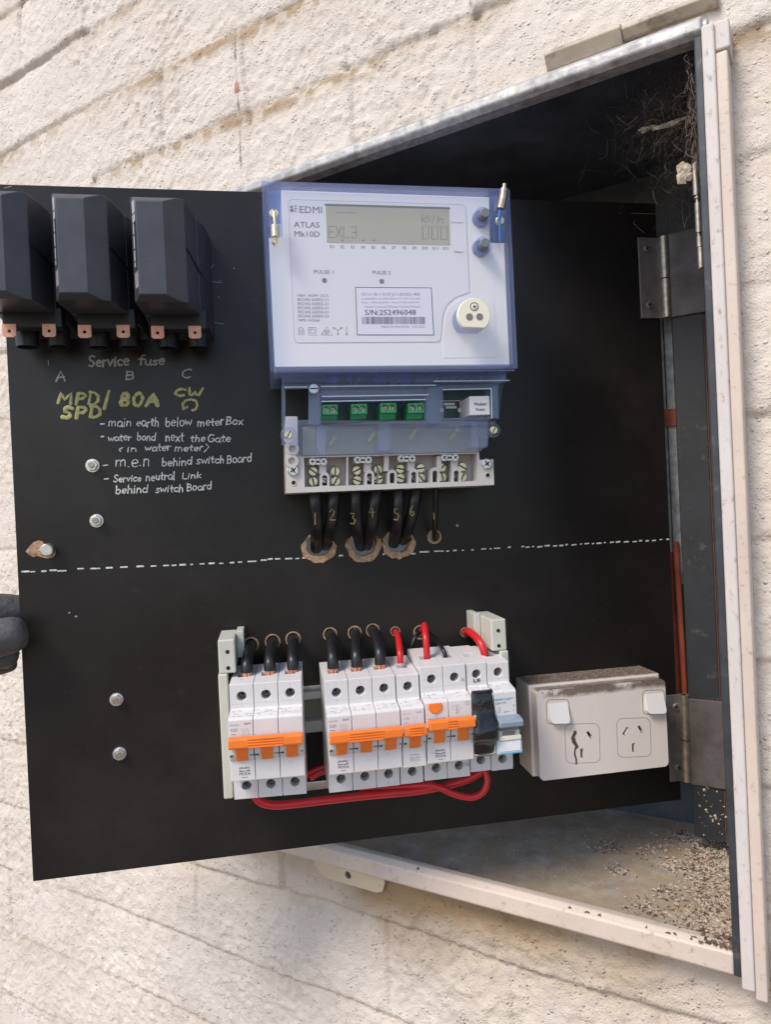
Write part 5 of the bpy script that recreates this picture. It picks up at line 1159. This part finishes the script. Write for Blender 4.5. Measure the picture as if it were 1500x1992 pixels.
def dirty_top(m, y0, y1, z_in=None):
    m2 = m.copy(); N, L = m2.node_tree.nodes, m2.node_tree.links; b = N['Principled BSDF']; src = b.inputs['Base Color'].links[0].from_socket
    tc = N.new('ShaderNodeTexCoord'); sp = N.new('ShaderNodeSeparateXYZ'); L.new(tc.outputs['Object'], sp.inputs[0])
    n1 = N.new('ShaderNodeTexNoise'); n1.inputs['Scale'].default_value = 55; n1.inputs['Detail'].default_value = 8; n1.inputs['Roughness'].default_value = 0.72; L.new(tc.outputs['Object'], n1.inputs[0])
    ad = N.new('ShaderNodeMath'); ad.operation = 'MULTIPLY_ADD'; ad.inputs[1].default_value = 0.012; L.new(n1.outputs['Fac'], ad.inputs[0]); L.new(sp.outputs[1], ad.inputs[2])
    mr_ = N.new('ShaderNodeMapRange'); mr_.inputs[1].default_value = y0; mr_.inputs[2].default_value = y1; mr_.inputs[3].default_value = 0; mr_.inputs[4].default_value = 0.92; L.new(ad.outputs[0], mr_.inputs[0])
    n2 = N.new('ShaderNodeTexNoise'); n2.inputs['Scale'].default_value = 28; n2.inputs['Detail'].default_value = 3; L.new(tc.outputs['Object'], n2.inputs[0])
    m3 = N.new('ShaderNodeMapRange'); m3.inputs[1].default_value = 0.50; m3.inputs[2].default_value = 0.56; m3.inputs[3].default_value = 1; m3.inputs[4].default_value = 0.05; L.new(n2.outputs['Fac'], m3.inputs[0])
    mu = N.new('ShaderNodeMath'); mu.operation = 'MULTIPLY'; L.new(mr_.outputs[0], mu.inputs[0]); L.new(m3.outputs[0], mu.inputs[1])
    mx = N.new('ShaderNodeMix'); mx.data_type = 'RGBA'; L.new(mu.outputs[0], mx.inputs[0]); L.new(src, mx.inputs[6]); mx.inputs[7].default_value = (0.15, 0.11, 0.08, 1); L.new(mx.outputs[2], b.inputs['Base Color'])
    return m2
M_plate = dirty_top(M_gpo, 0.0350, 0.0388)
pf = MB().plate(pl_out, s_l + s_r, 0.0376, pz).build('faceplate', M_plate, gpo, bevel=0.0012, seg=3)
MB().box(0.4035, 0.5085, 0.052, 0.120, 0.0314, 0.0377).build('slot_backing', M_dark, gpo)
gro = MB()
def rr6(x0_, x1_, y0_, y1_, rad): # rounded outline in photo crop pixels
    return [px6(*p_) for p_ in rrect(x0_, x1_, y0_, y1_, rad, 5)]
def skew6(pts, k): return pts
for (x0_, x1_, y0_, y1_) in ((388, 606, 548, 796), (717, 930, 512, 758)):
    q = [px6(p_[0] + (p_[1] - y0_) * 0.035, p_[1] - (p_[0] - x0_) * 0.035) for p_ in rrect(x0_, x1_, y0_ + 4, y1_ + 4, 38, 6)]
    for a_, b_ in zip(q, q[1:] + q[:1]): gro.stroke([a_, b_], 0.00055, pz - 0.00002, 0.2)
gro.build('socket_outline', M_line, pf)
for (x0_, x1_, y0_, y1_) in ((285, 408, 408, 540), (896, 1016, 348, 478)):
    sk6 = lambda p_, x0_=x0_, y0_=y0_: px6(p_[0] + (p_[1] - y0_) * 0.035, p_[1] - (p_[0] - x0_) * 0.035)
    q = [sk6(p_) for p_ in rrect(x0_ - 14, x1_ + 8, y0_ - 12, y1_ + 10, 26, 5)]
    fr6 = MB()
    for a_, b_ in zip(q, q[1:] + q[:1]): fr6.stroke([a_, b_], 0.0007, pz - 0.00002, 0.2)
    fr6.build('switch_outline', M_line, pf)
    q = [sk6(p_) for p_ in rrect(x0_, x1_, y0_, y1_, 24, 5)]; cyq = sum(p_[1] for p_ in q) / len(q); dyq = max(p_[1] for p_ in q) - cyq
    rk = MB(); n_ = len(q)
    # rocker pressed in at the top: its face tilts out towards the bottom
    rk.loft([[(p_[0], p_[1], pz - 0.001) for p_ in q[::-1]][::-1], [(p_[0], p_[1] + 0.0, pz + 0.0022 - 0.0026 * (p_[1] - cyq) / dyq) for p_ in q]])
    o_ = rk.build('rocker_switch', M_rock, gpo, bevel=0.0010, seg=3)
    bm = bmesh.new(); bm.from_mesh(o_.data); bmesh.ops.recalc_face_normals(bm, faces=bm.faces); bm.to_mesh(o_.data); bm.free()
# grime: smear running down from the left socket, dirt along the top edge of the plate
sm = MB(); 
for pts, wd in (([(455, 600), (437, 640), (445, 665), (465, 690), (460, 700)], 0.0026), ([(456, 700), (452, 740), (462, 775), (462, 802)], 0.0016), ([(448, 640), (452, 660), (470, 695)], 0.0020)):
    sm.stroke([px6(*p_) for p_ in pts], wd, pz, 0.10)
sm.build('grime_smear', M_grime, pf)
gd = MB()
for k in range(110):
    f = random.random(); y_ = 0.1220 - abs(random.gauss(0, 0.0022)); x_ = lerp(0.400, 0.511, f)
    if random.random() < 0.55 and (0.416 < x_ < 0.432 or 0.452 < x_ < 0.482) : continue
    if random.random() < 0.10: y_ = random.uniform(0.055, 0.121); s_ = 0.00016
    else: s_ = random.uniform(0.0002, 0.0006)
    gd.prism([(x_ + s_ * math.cos(a_) * random.uniform(.6, 1.6), y_ + s_ * math.sin(a_) * random.uniform(.5, 1)) for a_ in (0, 1.05, 2.1, 3.14, 4.2, 5.2)], pz - 0.0003, pz + 0.00006 + 0.00006 * random.random())
gd.build('grime_speckle', M_grime, pf)['kind'] = 'stuff'
gdust = MB()
for k in range(900):
    x_ = random.uniform(gx0 + 0.001, gx1 - 0.001); z_ = random.uniform(0.001, 0.030); s_ = random.uniform(0.0002, 0.0007)
    gdust.add([(x_ + s_, gy1, z_), (x_ - s_ * .6, gy1, z_ + s_), (x_ - s_ * .5, gy1, z_ - s_ * .8), (x_, gy1 + s_ * 0.9, z_)], [(0, 3, 1), (1, 3, 2), (2, 3, 0)])
tag(gdust.build('dust', M_crumb2, None, PANEL), 'brown dust grains lying on top of the power outlet block', 'dust', None, 'stuff')

# ================================================================ DEBRIS ON THE BOX FLOOR, COBWEBS
def crumbs(n, area, smin, smax, m, label, name='debris', floor=0.0016):
    mb = MB()
    for k in range(n):
        x_, z_ = area(); s_ = random.uniform(smin, smax); a_ = random.uniform(0, 6.28); e_ = random.uniform(0.22, 0.8); h_ = random.uniform(0.25, 0.8) * s_; y_ = floor + max(0, random.gauss(0, 0.0008))
        c_, d_ = math.cos(a_), math.sin(a_)
        loc = lambda i, j: (x_ + c_ * i * s_ - d_ * j * s_ * e_, z_ + d_ * i * s_ + c_ * j * s_ * e_)
        b_ = [loc(1, 0), loc(0.2, 0.9), loc(-1, 0.3), loc(-0.4, -0.8)]
        tx, tz = loc(random.uniform(-.4, .4), random.uniform(-.4, .4))
        mb.add([(p_[0], y_ - 0.0002 + random.uniform(0, .0006), p_[1]) for p_ in b_] + [(tx, y_ + h_, tz)], [(0, 4, 1), (1, 4, 2), (2, 4, 3), (3, 4, 0), (0, 1, 2, 3)])
    return tag(mb.build(name, m, None, WALL), label, 'debris', None, 'stuff')
CC = []
while len(CC) < 70:
    q = (-0.004 - abs(random.gauss(0, 0.050)), -random.uniform(0.004, 0.185))
    if q[0] > -0.125 and (q[0] > -0.06 or random.random() < 0.5) and not (-0.085 < q[0] < -0.045 and -0.10 < q[1] < -0.06): CC.append((q[0], q[1], random.uniform(0.003, 0.011)))
def heap():
    while True:
        c_ = random.choice(CC); x_ = random.gauss(c_[0], c_[2]); z_ = random.gauss(c_[1], c_[2])
        if x_ < -0.002 and -0.195 < z_ < 0.004: return x_, z_
crumbs(3600, heap, 0.0004, 0.0026, M_crumb, 'pale insect crumbs scattered in the right corner of the box floor')
crumbs(900, lambda: (lambda q: (min(-0.003, q[0] * 0.55), q[1]))(heap()), 0.0012, 0.0036, M_crumb, 'larger pale flakes heaped against the right side of the box floor')
crumbs(2400, heap, 0.0004, 0.0020, M_crumb2, 'dark brown insect crumbs scattered in the right corner of the box floor')
crumbs(260, lambda: (-0.002 - abs(random.gauss(0, 0.012)), random.uniform(0.006, 0.022)), 0.0006, 0.0024, M_crumb2, 'dark crumbs caught on the right end of the bottom lip', floor=0.0175)
crumbs(4200, lambda: (random.uniform(-0.36, -0.06), -abs(random.gauss(0, 0.09)) - 0.0 if random.random() < 0.4 else random.uniform(-0.19, 0.005)), 0.0003, 0.0009, M_crumb, 'fine sand coloured dust over the left of the box floor', 'dust')
def corner():
    y_ = abs(random.gauss(0, 0.05)); return y_
mb = MB()
for k in range(80):
    y_ = 0.018 + abs(random.gauss(0, 0.030)); x_ = -0.0155 - random.uniform(0, 0.030); z_ = -0.1393; s_ = random.uniform(0.0004, 0.0019) * random.uniform(0.5, 1)
    if random.random() < 0.3: x_ = random.uniform(-0.019, -0.006); z_ = random.uniform(-0.13, -0.01); y_ = 0.012 + abs(random.gauss(0, 0.03))
    a_ = random.uniform(0, 6.28)
    mb.add([(x_ + s_ * math.cos(a_ + q), y_ + s_ * math.sin(a_ + q) * random.uniform(.6, 1.3), z_) for q in (0, 1.6, 3.1, 4.7)] + [(x_, y_, z_ + s_ * 0.5)], [(0, 1, 4), (1, 2, 4), (2, 3, 4), (3, 0, 4), (3, 2, 1, 0)])
tag(mb.build('debris', M_crumb, None, WALL), 'pale crumbs stuck to the foot of the black batten', 'debris', None, 'stuff')
wb = MB()
for k in range(1500):
    a_ = (-0.006 - abs(random.gauss(0, 0.026)), 0.634 - abs(random.gauss(0, 0.040)), random.uniform(-0.11, 0.0))
    b_ = (a_[0] + random.gauss(0, 0.009), a_[1] + random.gauss(-0.004, 0.010), a_[2] + random.gauss(0, 0.012))
    if b_[0] > -0.004 or a_[1] < 0.50: continue
    m_ = tuple(lerp(a_[i], b_[i], .5) + random.gauss(0, 0.004) for i in range(3)); wb.tube([a_, m_, b_], random.choice((0.000022, 0.00003, 0.00004, 0.00007)), 3, 2)
for k in range(120):
    y_ = random.uniform(0.545, 0.632); x_ = -0.0065 - abs(random.gauss(0, 0.0022)); z_ = random.uniform(-0.02, 0.016)
    wb.tube([(x_, y_, z_), (x_ + random.gauss(0, .002), y_ - random.uniform(.002, .010), z_ + random.gauss(0, .003)), (x_ + random.gauss(0, .003), y_ - random.uniform(.006, .016), z_ + random.gauss(0, .004))], 0.00018, 4, 3)
tag(wb.build('cobweb', M_web, None, WALL), 'dusty brown cobweb hanging in the top right corner of the box', 'cobweb', None, 'stuff')
wb = MB()
for (x_, y_, z_, sx_, sy_) in ((-0.0175, 0.5525, -0.010, 0.0050, 0.0060), (-0.030, 0.600, -0.03, 0.0120, 0.0022), (-0.046, 0.606, -0.04, 0.006, 0.002)):
    for k in range(9):
        xx, yy, zz = x_ + random.uniform(-.7, .7) * sx_, y_ + random.uniform(-.7, .7) * sy_, z_ + random.uniform(-.002, .002); s_ = random.uniform(0.4, 0.9)
        wb.add([(xx + s_ * sx_ * math.cos(q), yy + s_ * sy_ * math.sin(q), zz + random.uniform(-.001, .001)) for q in (0.2, 1.4, 2.6, 3.9, 5.2)] + [(xx, yy, zz + 0.0016)], [(0, 1, 5), (1, 2, 5), (2, 3, 5), (3, 4, 5), (4, 0, 5), (4, 3, 2, 1, 0)])
tag(wb.build('dead_leaf_scrap', M_crumb, None, WALL), 'pale scraps of leaf caught in the cobweb', 'leaf scraps', None, 'stuff')

# ================================================================ GLOVED HAND gripping the panel's outer edge
hand = None
def skin_mesh(name, pts, edges, rad, m, parent):
    me = bpy.data.meshes.new(name); me.from_pydata(pts, edges, []); o = bpy.data.objects.new(name, me); COL.objects.link(o); o.parent = parent
    sk = o.modifiers.new('skin', 'SKIN'); 
    for i, r_ in enumerate(rad): me.skin_vertices[0].data[i].radius = r_ if isinstance(r_, tuple) else (r_, r_)
    me.skin_vertices[0].data[0].use_root = True
    sb = o.modifiers.new('sub', 'SUBSURF'); sb.levels = 2; sb.render_levels = 2
    me.materials.append(m); o.modifiers['skin'].use_smooth_shade = True
    return o
me = bpy.data.meshes.new('gloved_hand')
V_ = [(-0.075, 0.190, 0.002),
      (-0.050, 0.200, -0.002), (-0.150, 0.175, 0.010),
      (-0.240, 0.160, 0.020),
      (-0.048, 0.183, 0.016), (-0.022, 0.1905, 0.0225), (0.0120, 0.1958, 0.0165),
      (-0.034, 0.2100, -0.008), (-0.012, 0.2085, -0.0185), (0.014, 0.200, -0.0240),
      (-0.036, 0.196, -0.014), (-0.010, 0.193, -0.026), (0.014, 0.188, -0.026),
      (-0.040, 0.180, -0.004), (-0.018, 0.1780, 0.004), (0.0005, 0.1765, 0.0070),
      (-0.046, 0.168, -0.012), (-0.030, 0.164, -0.020), (-0.012, 0.166, -0.028)]
E_ = [(0, 1), (0, 2), (2, 3), (0, 4), (4, 5), (5, 6), (1, 7), (7, 8), (8, 9), (1, 10), (10, 11), (11, 12), (0, 13), (13, 14), (14, 15), (0, 16), (16, 17), (17, 18)]
rad = [0.024, 0.021, 0.026, 0.032, 0.0160, 0.0170, 0.0135, 0.0155, 0.0150, 0.0100, 0.012, 0.0110, 0.0085, 0.0125, 0.0125, 0.0120, 0.0095, 0.009, 0.0075]
hand = thing('gloved_hand', 'dark grey gloved hand gripping the outer edge of the black panel', 'hand', PANEL, (0, 0, 0))
skin_mesh('glove', V_, E_, rad, M_glove, hand)
